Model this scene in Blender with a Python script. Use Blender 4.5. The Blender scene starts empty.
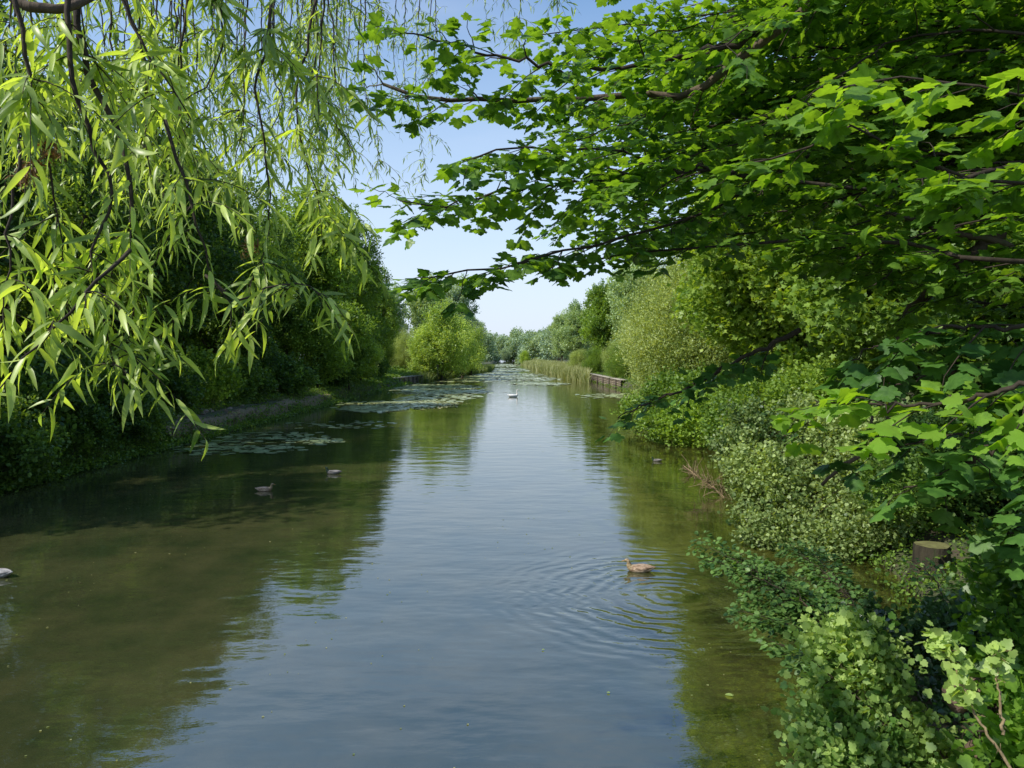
import bpy, math, random
import numpy as np
from mathutils import Vector, Matrix

sc = bpy.context.scene
COL = sc.collection
rng = np.random.default_rng(11)
R = math.radians
H_CAM = 4.0
F = 750.0

# ---------------------------------------------------------------- camera
cam_d = bpy.data.cameras.new("camera")
cam = bpy.data.objects.new("camera", cam_d)
COL.objects.link(cam)
cam_d.sensor_width = 36.0
cam_d.lens = 36.0 * F / 1024.0
cam_d.clip_end = 6000
cam_d.clip_start = 0.05
PITCH = math.atan(29 / F)
YAW = math.atan(10 / F)
cam.location = (0, 0, H_CAM)
cam.rotation_euler = (math.pi / 2 - PITCH, 0, -YAW)
sc.camera = cam
ROT = np.array(cam.rotation_euler.to_matrix())


def W(px, py, d):
    """world point seen at photo position px,py at depth d metres"""
    v = np.array([(px - 512) / F, (384 - py) / F, -1.0])
    w = ROT @ v
    return np.array([0, 0, H_CAM]) + w * (d / w[1])


# ---------------------------------------------------------------- mesh buffer
class Buf:
    def __init__(s):
        s.v = []; s.lt = []; s.li = []; s.t = []; s.m = []; s.n = 0

    def add(s, v, faces, tint=0.5, mat=0):
        v = np.asarray(v, float)
        s.v.append(v)
        lt = np.array([len(f) for f in faces])
        li = np.concatenate([np.asarray(f) for f in faces]) + s.n
        s.lt.append(lt); s.li.append(li)
        s.t.append(np.full(len(v), tint) if np.isscalar(tint) else np.asarray(tint))
        s.m.append(np.full(len(lt), mat))
        s.n += len(v)

    def scatter(s, tv, tf, pos, rot, scale, tint, mat=0):
        n = len(pos)
        if n == 0: return
        k = len(tv)
        sc_ = np.asarray(scale, float)
        if sc_.ndim == 0: sc_ = np.full(n, float(sc_))
        v = np.einsum('nij,kj->nki', rot, tv) * sc_[:, None, None] + pos[:, None, :]
        s.v.append(v.reshape(-1, 3))
        lt = np.array([len(f) for f in tf]); li = np.concatenate([np.asarray(f) for f in tf])
        s.lt.append(np.tile(lt, n))
        s.li.append((li[None, :] + (np.arange(n) * k)[:, None]).ravel() + s.n)
        s.t.append(np.repeat(tint, k))
        s.m.append(np.full(len(lt) * n, mat))
        s.n += n * k

    def build(s, name, mats, parent=None, smooth=False):
        me = bpy.data.meshes.new(name)
        v = np.concatenate(s.v); lt = np.concatenate(s.lt); li = np.concatenate(s.li)
        me.vertices.add(len(v)); me.vertices.foreach_set('co', v.astype(np.float32).ravel())
        me.loops.add(len(li)); me.loops.foreach_set('vertex_index', li.astype(np.int32))
        me.polygons.add(len(lt))
        st = np.concatenate([[0], np.cumsum(lt)[:-1]])
        me.polygons.foreach_set('loop_start', st.astype(np.int32))
        if not isinstance(mats, (list, tuple)): mats = [mats]
        for m in mats: me.materials.append(m)
        me.polygons.foreach_set('material_index', np.concatenate(s.m).astype(np.int32))
        if smooth: me.polygons.foreach_set('use_smooth', np.ones(len(lt), bool))
        a = me.attributes.new('tint', 'FLOAT', 'POINT')
        a.data.foreach_set('value', np.concatenate(s.t).astype(np.float32))
        me.update(calc_edges=True)
        o = bpy.data.objects.new(name, me)
        COL.objects.link(o)
        if parent is not None: o.parent = parent
        return o


def unit(a):
    return a / np.maximum(np.linalg.norm(a, axis=-1, keepdims=True), 1e-9)


def frames(d, n):
    """rotation matrices with local Y along d and local Z near n"""
    y = unit(d); x = unit(np.cross(y, n)); z = np.cross(x, y)
    return np.stack([x, y, z], axis=-1)


def tube(buf, pts, rad, sides=6, tint=0.5, mat=0, cap=True):
    pts = np.asarray(pts, float); n = len(pts)
    rad = np.broadcast_to(np.asarray(rad, float), (n,))
    t = np.gradient(pts, axis=0); t = unit(t)
    ref = np.array([0.13, 0.31, 0.94]) if abs(t[:, 2]).mean() < 0.8 else np.array([0.95, 0.2, 0.1])
    u = unit(np.cross(t, ref)); w = np.cross(t, u)
    a = np.arange(sides) / sides * 2 * np.pi
    ring = pts[:, None] + rad[:, None, None] * (np.cos(a)[None, :, None] * u[:, None] + np.sin(a)[None, :, None] * w[:, None])
    f = []
    for i in range(n - 1):
        for j in range(sides):
            k = (j + 1) % sides
            f.append((i * sides + j, i * sides + k, (i + 1) * sides + k, (i + 1) * sides + j))
    if cap:
        f.append(tuple(range(sides - 1, -1, -1))); f.append(tuple((n - 1) * sides + j for j in range(sides)))
    buf.add(ring.reshape(-1, 3), f, tint, mat)


def smooth_path(pts, n):
    """Catmull-Rom resample"""
    p = np.asarray(pts, float)
    if len(p) == 2: return p[0] + (p[1] - p[0]) * np.linspace(0, 1, n)[:, None]
    q = np.vstack([2 * p[0] - p[1], p, 2 * p[-1] - p[-2]])
    seg = np.linalg.norm(np.diff(p, axis=0), axis=1); cum = np.concatenate([[0], np.cumsum(seg)])
    out = []
    for s_ in np.linspace(0, cum[-1] - 1e-6, n):
        i = int(np.searchsorted(cum, s_, side='right') - 1); i = min(i, len(p) - 2)
        t = (s_ - cum[i]) / max(seg[i], 1e-9)
        a, b, c, d = q[i], q[i + 1], q[i + 2], q[i + 3]
        out.append(0.5 * ((2 * b) + (-a + c) * t + (2 * a - 5 * b + 4 * c - d) * t ** 2 + (-a + 3 * b - 3 * c + d) * t ** 3))
    return np.array(out)


def pathlen(p): return np.linalg.norm(np.diff(p, axis=0), axis=1).sum()


# ---------------------------------------------------------------- tagging
def tag(o, label=None, cat=None, group=None, kind=None):
    if label: o['label'] = label
    if cat: o['category'] = cat
    if group: o['group'] = group
    if kind: o['kind'] = kind
    return o


def empty(name, loc, rz=0.0, s=1.0, label=None, cat=None, group=None):
    o = bpy.data.objects.new(name, None)
    COL.objects.link(o)
    o.location = tuple(loc); o.rotation_euler = (0, 0, rz)
    o.scale = (s, s, s) if np.isscalar(s) else s
    o.empty_display_size = 0.3
    return tag(o, label, cat, group)


def child_copy(src, parent):
    c = src.copy(); COL.objects.link(c); c.parent = parent
    return c


# ---------------------------------------------------------------- materials
def newmat(name):
    m = bpy.data.materials.new(name); m.use_nodes = True
    nt = m.node_tree; nt.nodes.clear()
    out = nt.nodes.new('ShaderNodeOutputMaterial')
    return m, nt, out


def N(nt, typ, **kw):
    n = nt.nodes.new(typ)
    for k, v in kw.items(): setattr(n, k, v)
    return n


def leafmat(name, dark, light, trans=0.35, rough=0.45, tcol=None, spec=0.4, hue=0.25, mott=6.0):
    m, nt, out = newmat(name)
    L = nt.links.new
    at = N(nt, 'ShaderNodeAttribute', attribute_name='tint')
    oi = N(nt, 'ShaderNodeObjectInfo')
    add = N(nt, 'ShaderNodeMath', operation='MULTIPLY_ADD'); L(oi.outputs['Random'], add.inputs[0])
    add.inputs[1].default_value = hue; L(at.outputs['Fac'], add.inputs[2])
    sub = N(nt, 'ShaderNodeMath', operation='SUBTRACT'); L(add.outputs[0], sub.inputs[0]); sub.inputs[1].default_value = hue / 2
    tcn = N(nt, 'ShaderNodeTexCoord'); ln_ = N(nt, 'ShaderNodeTexNoise'); L(tcn.outputs['Object'], ln_.inputs['Vector'])
    ln_.inputs['Scale'].default_value = mott; ln_.inputs['Detail'].default_value = 4
    ma = N(nt, 'ShaderNodeMath', operation='MULTIPLY_ADD'); L(ln_.outputs[0], ma.inputs[0]); ma.inputs[1].default_value = 1.1; ma.inputs[2].default_value = -.55
    mb = N(nt, 'ShaderNodeMath', operation='ADD', use_clamp=True); L(ma.outputs[0], mb.inputs[0]); L(sub.outputs[0], mb.inputs[1])
    mix = N(nt, 'ShaderNodeMix', data_type='RGBA'); L(mb.outputs[0], mix.inputs[0])
    mix.inputs[6].default_value = (*dark, 1); mix.inputs[7].default_value = (*light, 1)
    pb = N(nt, 'ShaderNodeBsdfPrincipled'); L(mix.outputs[2], pb.inputs['Base Color'])
    pb.inputs['Roughness'].default_value = rough; pb.inputs['Specular IOR Level'].default_value = spec
    tr = N(nt, 'ShaderNodeBsdfTranslucent')
    tm = N(nt, 'ShaderNodeMix', data_type='RGBA', blend_type='MULTIPLY'); tm.inputs[0].default_value = 1
    L(mix.outputs[2], tm.inputs[6]); tm.inputs[7].default_value = (*(tcol or (1.9, 1.7, 0.5)), 1)
    L(tm.outputs[2], tr.inputs['Color'])
    ms = N(nt, 'ShaderNodeMixShader'); ms.inputs[0].default_value = trans
    L(pb.outputs[0], ms.inputs[1]); L(tr.outputs[0], ms.inputs[2]); L(ms.outputs[0], out.inputs[0])
    return m


def noisemat(name, stops, scale=3.0, detail=8.0, rough=0.85, bump=0.3, stretch=(1, 1, 1), spec=0.3, bscale=None, bdist=0.03):
    m, nt, out = newmat(name); L = nt.links.new
    tc = N(nt, 'ShaderNodeTexCoord'); mp = N(nt, 'ShaderNodeMapping'); L(tc.outputs['Object'], mp.inputs[0])
    mp.inputs['Scale'].default_value = stretch
    nz = N(nt, 'ShaderNodeTexNoise'); L(mp.outputs[0], nz.inputs['Vector'])
    nz.inputs['Scale'].default_value = scale; nz.inputs['Detail'].default_value = detail; nz.inputs['Roughness'].default_value = 0.65
    cr = N(nt, 'ShaderNodeValToRGB'); L(nz.outputs[0], cr.inputs[0])
    el = cr.color_ramp.elements
    while len(el) < len(stops): el.new(0.5)
    for e, (p, c) in zip(el, stops): e.position = p; e.color = (*c, 1)
    pb = N(nt, 'ShaderNodeBsdfPrincipled'); L(cr.outputs[0], pb.inputs['Base Color'])
    pb.inputs['Roughness'].default_value = rough; pb.inputs['Specular IOR Level'].default_value = spec
    nb = N(nt, 'ShaderNodeTexNoise'); L(mp.outputs[0], nb.inputs['Vector'])
    nb.inputs['Scale'].default_value = bscale or scale * 3; nb.inputs['Detail'].default_value = 6
    bp = N(nt, 'ShaderNodeBump'); L(nb.outputs[0], bp.inputs['Height']); bp.inputs['Strength'].default_value = bump; bp.inputs['Distance'].default_value = bdist
    L(bp.outputs[0], pb.inputs['Normal']); L(pb.outputs[0], out.inputs[0])
    return m


M = {}
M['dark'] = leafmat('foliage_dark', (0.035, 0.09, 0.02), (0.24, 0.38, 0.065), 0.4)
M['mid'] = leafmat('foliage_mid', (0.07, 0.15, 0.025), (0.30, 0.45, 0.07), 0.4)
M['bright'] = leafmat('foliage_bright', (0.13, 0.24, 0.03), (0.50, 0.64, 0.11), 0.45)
M['pale'] = leafmat('foliage_pale', (0.20, 0.29, 0.08), (0.52, 0.61, 0.24), 0.36)
M['plume'] = leafmat('foliage_plume', (0.18, 0.29, 0.06), (0.54, 0.68, 0.19), 0.42)
M['haze'] = leafmat('foliage_haze_tinted', (0.22, 0.33, 0.15), (0.46, 0.58, 0.27), 0.3)  # distance haze painted into the leaf colour as a paler green
M['hazedark'] = leafmat('foliage_far_haze_tinted', (0.21, 0.31, 0.21), (0.39, 0.50, 0.32), 0.3)  # farthest leaves greyed and blued, haze put into their colour
M['willow'] = leafmat('willow_leaf', (0.08, 0.165, 0.02), (0.56, 0.68, 0.17), 0.45, 0.4, (1.7, 1.7, 0.5), 0.6, mott=14)
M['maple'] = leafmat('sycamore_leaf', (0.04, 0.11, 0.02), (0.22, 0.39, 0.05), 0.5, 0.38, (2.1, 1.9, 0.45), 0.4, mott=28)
M['mapledark'] = leafmat('sycamore_leaf_painted_shade', (0.028, 0.085, 0.018), (0.11, 0.235, 0.04), 0.32, 0.48, (1.7, 1.7, 0.6), 0.3, mott=28)  # same sycamore leaf with shade put into a darker colour
M['alder'] = leafmat('round_leaf', (0.03, 0.09, 0.02), (0.21, 0.36, 0.09), 0.35, 0.45, None, 0.35)
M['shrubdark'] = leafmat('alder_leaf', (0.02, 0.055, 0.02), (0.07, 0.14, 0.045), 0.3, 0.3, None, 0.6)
M['haw'] = leafmat('hawthorn_leaf', (0.035, 0.09, 0.02), (0.42, 0.53, 0.19), 0.34)
M['currant'] = leafmat('currant_leaf', (0.08, 0.18, 0.03), (0.42, 0.56, 0.16), 0.38, 0.42)
M['reed'] = leafmat('reed_blade', (0.16, 0.22, 0.05), (0.42, 0.42, 0.20), 0.3)
M['grass'] = leafmat('grass_blade', (0.06, 0.11, 0.02), (0.22, 0.27, 0.07), 0.3)
M['deadleaf'] = leafmat('dead_leaf', (0.12, 0.06, 0.02), (0.35, 0.2, 0.07), 0.2, tcol=(1.4, 1.1, 0.7))
M['lily'] = leafmat('lily_leaf', (0.12, 0.19, 0.06), (0.46, 0.50, 0.24), 0.05, 0.3, None, 0.6, 0.6)
M['algae'] = leafmat('pond_weed', (0.22, 0.25, 0.05), (0.5, 0.48, 0.2), 0.05, 0.5)
M['bark'] = noisemat('bark', [(0.3, (0.025, 0.02, 0.012)), (0.7, (0.10, 0.085, 0.05))], 6, stretch=(1, 1, 0.25), bump=0.8)
M['barkmoss'] = noisemat('mossy_bark', [(0.3, (0.035, 0.025, 0.015)), (0.55, (0.12, 0.09, 0.06)), (0.7, (0.07, 0.09, 0.03))], 5, stretch=(1, 1, 0.4), bump=0.8)
M['twig'] = noisemat('twig_bark', [(0.3, (0.02, 0.015, 0.008)), (0.7, (0.07, 0.055, 0.03))], 10)
M['twigblack'] = noisemat('dark_twig_bark', [(0.3, (0.018, 0.014, 0.010)), (0.7, (0.06, 0.045, 0.03))], 10)
M['twigpale'] = noisemat('pale_twig', [(0.3, (0.14, 0.10, 0.05)), (0.7, (0.36, 0.28, 0.15))], 12)
M['deadwood'] = noisemat('dead_wood', [(0.3, (0.17, 0.125, 0.06)), (0.7, (0.36, 0.27, 0.15))], 12)


# ---------------------------------------------------------------- leaf templates
def tmpl_simple(w=0.32):
    v = np.array([[0, 0, 0], [w, 0.45, 0.08], [0, 1, -0.05], [-w, 0.45, 0.08]])
    return v, [(0, 1, 2, 3)]


def tmpl_oval(w=0.38):
    v = [[0, 0, 0], [0, .5, 0], [0, 1, -0.06], [w * .8, .25, .07], [w, .6, .06], [w*.5, .88, .0], [-w * .8, .25, .07], [-w, .6, .06], [-w*.5, .88, 0]]
    return np.array(v), [(0, 3, 4, 1), (1, 4, 5, 2), (0, 1, 7, 6), (1, 2, 8, 7)]


def tmpl_lance(w=0.078, curl=0.25):
    st = [0, .12, .35, .6, .82, 1.0]; ww = [0.01, .6, 1, .85, .45, 0]
    v = []; f = []
    for s_, q in zip(st, ww):
        z = -curl * s_ ** 2; x = w * q
        v += [[-x, s_ * (1 - .1 * curl), z + x * .35], [0, s_ * (1 - .1 * curl), z], [x, s_ * (1 - .1 * curl), z + x * .35]]
    for i in range(5):
        a = i * 3; f += [(a, a + 1, a + 4, a + 3), (a + 1, a + 2, a + 5, a + 4)]
    return np.array(v), f


def tmpl_maple(fold=0.10, teeth=True):
    # half outline of a five lobed leaf, base at origin, tip at y=1
    half = [(0.0, 0.06), (0.10, -0.04), (0.27, -0.07), (0.30, 0.02), (0.44, 0.08), (0.44, 0.19), (0.40, 0.27), (0.52, 0.33), (0.64, 0.47),
            (0.55, 0.54), (0.54, 0.66), (0.42, 0.63), (0.29, 0.61), (0.30, 0.74), (0.20, 0.83), (0.08, 0.90), (0.0, 1.02)]
    c = (0.0, 0.30)
    v = [[0, c[1], 0.0]]
    def zz(x, y): return -fold * (abs(x) * 1.2) - 0.10 * max(0, y - .4) ** 1.2 + 0.03 * math.sin(9 * x + 7 * y)
    R_ = [[x, y, zz(x, y)] for x, y in half]
    Lh = [[-x, y, zz(x, y)] for x, y in half[1:-1]]
    v += R_ + Lh[::-1]
    n = len(v) - 1
    f = [(0, 1 + i, 1 + (i + 1) % n) for i in range(n)]
    return np.array(v), f


def tmpl_maple_lo():
    half = [(0.0, 0.05), (0.28, -0.05), (0.28, 0.22), (0.62, 0.45), (0.22, 0.54), (0.0, 1.0)]
    v = [[x, y, -0.12 * abs(x)] for x, y in half] + [[-x, y, -0.12 * abs(x)] for x, y in half[1:-1][::-1]]
    f = [(0, 1, 2), (2, 3, 4), (0, 2, 4, 5), (0, 5, 6, 8), (6, 7, 8), (8, 9, 0)]
    return np.array(v), f


def tmpl_currant():
    half = [(0.0, 0.08), (0.2, -0.05), (0.42, 0.08), (0.50, 0.30), (0.38, 0.42), (0.46, 0.62), (0.30, 0.72), (0.20, 0.75), (0.12, 0.92), (0.0, 0.98)]
    v = [[0, .35, 0]] + [[x, y, 0.16 * abs(x) - .04 * y] for x, y in half] + [[-x, y, 0.16 * abs(x) - .04 * y] for x, y in half[1:-1][::-1]]
    n = len(v) - 1
    return np.array(v), [(0, 1 + i, 1 + (i + 1) % n) for i in range(n)]


T_S = tmpl_simple(); T_N = tmpl_simple(0.16); T_O = tmpl_oval(); T_L = tmpl_lance(); T_L2 = tmpl_lance(0.092, 0.6); T_M = tmpl_maple(); T_ML = tmpl_maple_lo(); T_C = tmpl_currant()
T_M2 = tmpl_maple(0.35)


# ---------------------------------------------------------------- tree generator
def blob_crown(g, rad, nblob, base, shape=1.0, blobr=(0.26, 0.42)):
    """blob centres inside an ellipsoid crown (radii rad, centre height base+rz)"""
    rx, ry, rz = rad
    out = []
    for i in range(nblob):
        # stratified over the sphere surface
        z = 1 - 2 * (i + .5) / nblob; a = i * 2.39996 + g.uniform(-.4, .4)
        r = math.sqrt(max(0, 1 - z * z))
        k = g.uniform(0.45, 0.82) if g.random() < .8 else g.uniform(.1, .4)
        taper = 1.0 if z < 0 else 1 - (1 - shape) * z
        c = np.array([rx * r * math.cos(a) * k * taper, ry * r * math.sin(a) * k * taper, base + rz + rz * z * k])
        b = g.uniform(*blobr) * min(rx, rz) * (1.15 if k < .5 else 1)
        out.append((c, np.array([b, b, b * g.uniform(.75, 1.05)])))
    return out


def crown_leaves(g, blobs, sprays_per_area, lps, spray_r, leaf, tmpl, buf, up=0.5, out_w=0.8, droop=0.0, size_var=.35, stretch=1.0, edge=0.55):
    P = []; D = []; T = []
    for c, r in blobs:
        area = 4 * math.pi * (r.mean() ** 2)
        ns = max(6, int(area * sprays_per_area))
        d = unit(g.normal(size=(ns, 3)))
        k = g.uniform(edge, 1.08, size=(ns, 1)) ** 0.8
        sp = c + d * r * k
        tint0 = np.clip(g.normal(0.42, 0.16) + g.normal(0, .1, ns), 0, 1)
        d2 = unit(d + np.array([0, 0, up]) + g.normal(0, .35, (ns, 3)))
        off = g.normal(size=(ns, lps, 3)) * spray_r * .45
        along = (g.random((ns, lps, 1)) - .4) * spray_r * 2.0 * stretch
        pts = sp[:, None] + off + d2[:, None] * along
        pts[..., 2] -= droop * (g.random((ns, lps)) ** 1.5) * spray_r * 3
        P.append(pts.reshape(-1, 3))
        dd = unit(d2[:, None] * out_w + g.normal(0, .7, (ns, lps, 3)) - np.array([0, 0, droop * 1.5]))
        D.append(dd.reshape(-1, 3))
        T.append(np.clip(tint0[:, None] + g.normal(0, .16, (ns, lps)), 0, 1).ravel())
    P = np.concatenate(P); D = np.concatenate(D); T = np.concatenate(T)
    n = len(P)
    nrm = unit(g.normal(0, .6, (n, 3)) + np.array([0, 0, .9]) + 0.5 * D)
    s_ = leaf * g.uniform(1 - size_var, 1 + size_var, n)
    keep = P[:, 2] > 0.02
    buf.scatter(*tmpl, P[keep], frames(D, nrm)[keep], s_[keep], T[keep])
    return n


def tree_limbs(g, blobs, H, tr, base, wob=0.25, limb_frac=0.6, lean=(0, 0), sides=8):
    b = Buf()
    n = 9
    z = np.linspace(-0.3, H * .86, n)
    p = np.stack([g.normal(0, wob, n).cumsum() * .35 + lean[0] * z / H, g.normal(0, wob, n).cumsum() * .35 + lean[1] * z / H, z], 1)
    p[0, :2] = 0; p[1, :2] *= .3
    r = tr * (1 - np.linspace(0, 1, n) ** .9 * .88); r[0] *= 1.35
    tube(b, smooth_path(p, 22), np.interp(np.linspace(0, 1, 22), np.linspace(0, 1, n), r), sides)
    trunk = b
    lb = Buf()
    for c, rr in blobs:
        if g.random() > limb_frac * 1.4: continue
        z0 = max(base * .6, min(H * .8, c[2] - g.uniform(.12, .3) * H))
        q = np.array([np.interp(z0, p[:, 2], p[:, 0]), np.interp(z0, p[:, 2], p[:, 1]), z0])
        mid = (q + c) / 2 + np.array([0, 0, -0.06 * H]) + g.normal(0, .2, 3)
        pts = smooth_path([q, mid, c, c + (c - q) * .12], 9)
        r0 = tr * .38 * (1 - z0 / H * .6)
        tube(lb, pts, np.linspace(r0, r0 * .2, 9), 5)
        for _ in range(3):
            e = c + unit(g.normal(size=3)) * rr * .9
            tube(lb, smooth_path([pts[5], (pts[5] + e) / 2 + g.normal(0, .1, 3), e], 6), np.linspace(r0 * .4, r0 * .08, 6), 4, cap=False)
    return trunk, lb


class Species:
    """builds unique meshes once, then places copies of trunk, limbs and crown"""
    def __init__(s, name, cat, seed, H, rad, base, tr, nblob, spa, lps, spr, leaf, tmpl, mat, bark='bark', **kw):
        g = np.random.default_rng(seed)
        shape = kw.pop('shape', .9); br = kw.pop('blobr', (.26, .42)); lf = kw.pop('limbs', .6)
        blobs = blob_crown(g, rad, nblob, base, shape, br)
        cb = Buf(); s.n = crown_leaves(g, blobs, spa, lps, spr, leaf, tmpl, cb, **kw)
        tb, lb = tree_limbs(g, blobs, H, tr, base, limb_frac=lf)
        s.name = name; s.cat = cat; s.H = H; s.bufs = (tb, lb, cb); s.mat = mat; s.bark = bark; s.done = None

    def place(s, x, y, z, scale, rz, label, group, sz=1.0, name=None, mat=None):
        e = empty(name or s.name, (x, y, z), rz, (scale, scale, scale * sz), label, s.cat, group)
        if s.done is None:
            tb, lb, cb = s.bufs
            t = tb.build('trunk', M[s.bark], e, True)
            l = lb.build('branch', M[s.bark], e, True) if lb.n else None
            c = cb.build('crown', M[s.mat], e)
            s.done = (t, l, c); s.bufs = None
            objs = s.done
        else:
            objs = tuple(child_copy(o, e) if o else None for o in s.done)
        if mat and objs[2]:
            objs[2].material_slots[0].link = 'OBJECT'; objs[2].material_slots[0].material = M[mat]
        return e


# ---------------------------------------------------------------- terrain
LEFT = [(-60, -6), (3, -6), (8, -9), (16, -14.6), (22, -14.8), (52, -14.2), (85, -13.6), (107, -12.6), (125, -10), (150, -7.5), (176, -4.5), (260, -3.5), (700, -3.5)]
RIGHT = [(-60, 2.3), (5, 2.3), (6.6, 2.9), (8, 4.2), (10, 6.0), (12.5, 7.0), (16, 7.4), (26, 9.2), (36, 10.6), (50, 12.6), (80, 14.0), (150, 14.0), (260, 12.5), (700, 12)]


def xl(y): return np.interp(y, [a for a, b in LEFT], [b for a, b in LEFT])
def xr(y): return np.interp(y, [a for a, b in RIGHT], [b for a, b in RIGHT])


def build_ground():
    ys = np.concatenate([np.arange(-60, 0, 6), np.arange(0, 60, .8), np.arange(60, 200, 3), np.arange(200, 720, 20), [900, 1400, 3000]])
    offs = np.array([-3000, -900, -300, -120, -60, -35, -22, -14, -9, -6, -4.5, -3.4, -2.6, -2.0, -1.5, -1.1, -.8, -.55, -.3, -.1, .1, .4])
    g = np.random.default_rng(5)
    V = []
    cols = len(offs) * 2 + 1
    for y in ys:
        l, r = xl(y), xr(y)
        if y > 700: l, r = 2, 3
        row = []
        for o in offs:
            d = -o
            z = -0.9 if d < -.2 else (-.5 if d < 0 else 0.95 * min(1, (d / .8)) ** .6 + .12 * max(0, min(d - 1, 8)) * .5)
            amp = .04 if 0 < d < 60 and y < 200 else 0
            row.append((l + o, y, z + g.normal(0, amp)))
        row.append(((l + r) / 2, y, -1.2 if y < 700 else 1))
        for o in offs[::-1]:
            d = -o
            z = -0.9 if d < -.2 else (-.5 if d < 0 else 0.55 * min(1, (d / 1.2)) ** .6 + .16 * max(0, min(d - 1, 8)) * .5)
            if y > 60 and d > 0: z = max(z, .9 * min(1, d / .5))
            if y < 8 and d > 0: z = 1.25 * min(1, d / 1.3) ** .6 + .08 * max(0, min(d - 1, 8))
            amp = .04 if 0 < d < 60 and y < 200 else 0
            row.append((r - o, y, z + g.normal(0, amp)))
        V += row
    F_ = []
    for i in range(len(ys) - 1):
        for j in range(cols - 1):
            a = i * cols + j; F_.append((a, a + 1, a + cols + 1, a + cols))
    b = Buf(); b.add(V, F_)
    m, nt, out = newmat('bank_earth'); L = nt.links.new
    tc = N(nt, 'ShaderNodeTexCoord')
    n1 = N(nt, 'ShaderNodeTexNoise'); n1.inputs['Scale'].default_value = 1.1; n1.inputs['Detail'].default_value = 10; n1.inputs['Roughness'].default_value = .7; L(tc.outputs['Object'], n1.inputs['Vector'])
    cr = N(nt, 'ShaderNodeValToRGB'); L(n1.outputs[0], cr.inputs[0]); e = cr.color_ramp.elements
    e[0].position = .32; e[0].color = (0.04, 0.03, 0.018, 1); e[1].position = .62; e[1].color = (.05, .085, .02, 1)
    x = e.new(.42); x.color = (.075, .06, .035, 1)
    n2 = N(nt, 'ShaderNodeTexNoise'); n2.inputs['Scale'].default_value = 14; n2.inputs['Detail'].default_value = 8; L(tc.outputs['Object'], n2.inputs['Vector'])
    bp = N(nt, 'ShaderNodeBump'); bp.inputs['Strength'].default_value = .8; bp.inputs['Distance'].default_value = .06; L(n2.outputs[0], bp.inputs['Height'])
    pb = N(nt, 'ShaderNodeBsdfPrincipled'); pb.inputs['Roughness'].default_value = .9; L(cr.outputs[0], pb.inputs['Base Color']); L(bp.outputs[0], pb.inputs['Normal']); L(pb.outputs[0], out.inputs[0])
    o = b.build('ground', m, None, True); tag(o, kind='structure')
    o['label'] = 'earth banks of the canal under the trees'


build_ground()


def gz(x, y):
    l, r = xl(y), xr(y)
    if x < l:
        d = l - x; return .95 * min(1, d / .8) ** .6 + .06 * max(0, min(d - 1, 8))
    if x > r:
        d = x - r
        if y < 8: return 1.25 * min(1, d / 1.3) ** .6 + .08 * max(0, min(d - 1, 8))
        z = .55 * min(1, d / 1.2) ** .6 + .08 * max(0, min(d - 1, 8))
        return max(z, .9 * min(1, d / .5)) if y > 60 else z
    return 0.0


# ---------------------------------------------------------------- water
DUCK = W(640, 577, 13.7)


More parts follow.
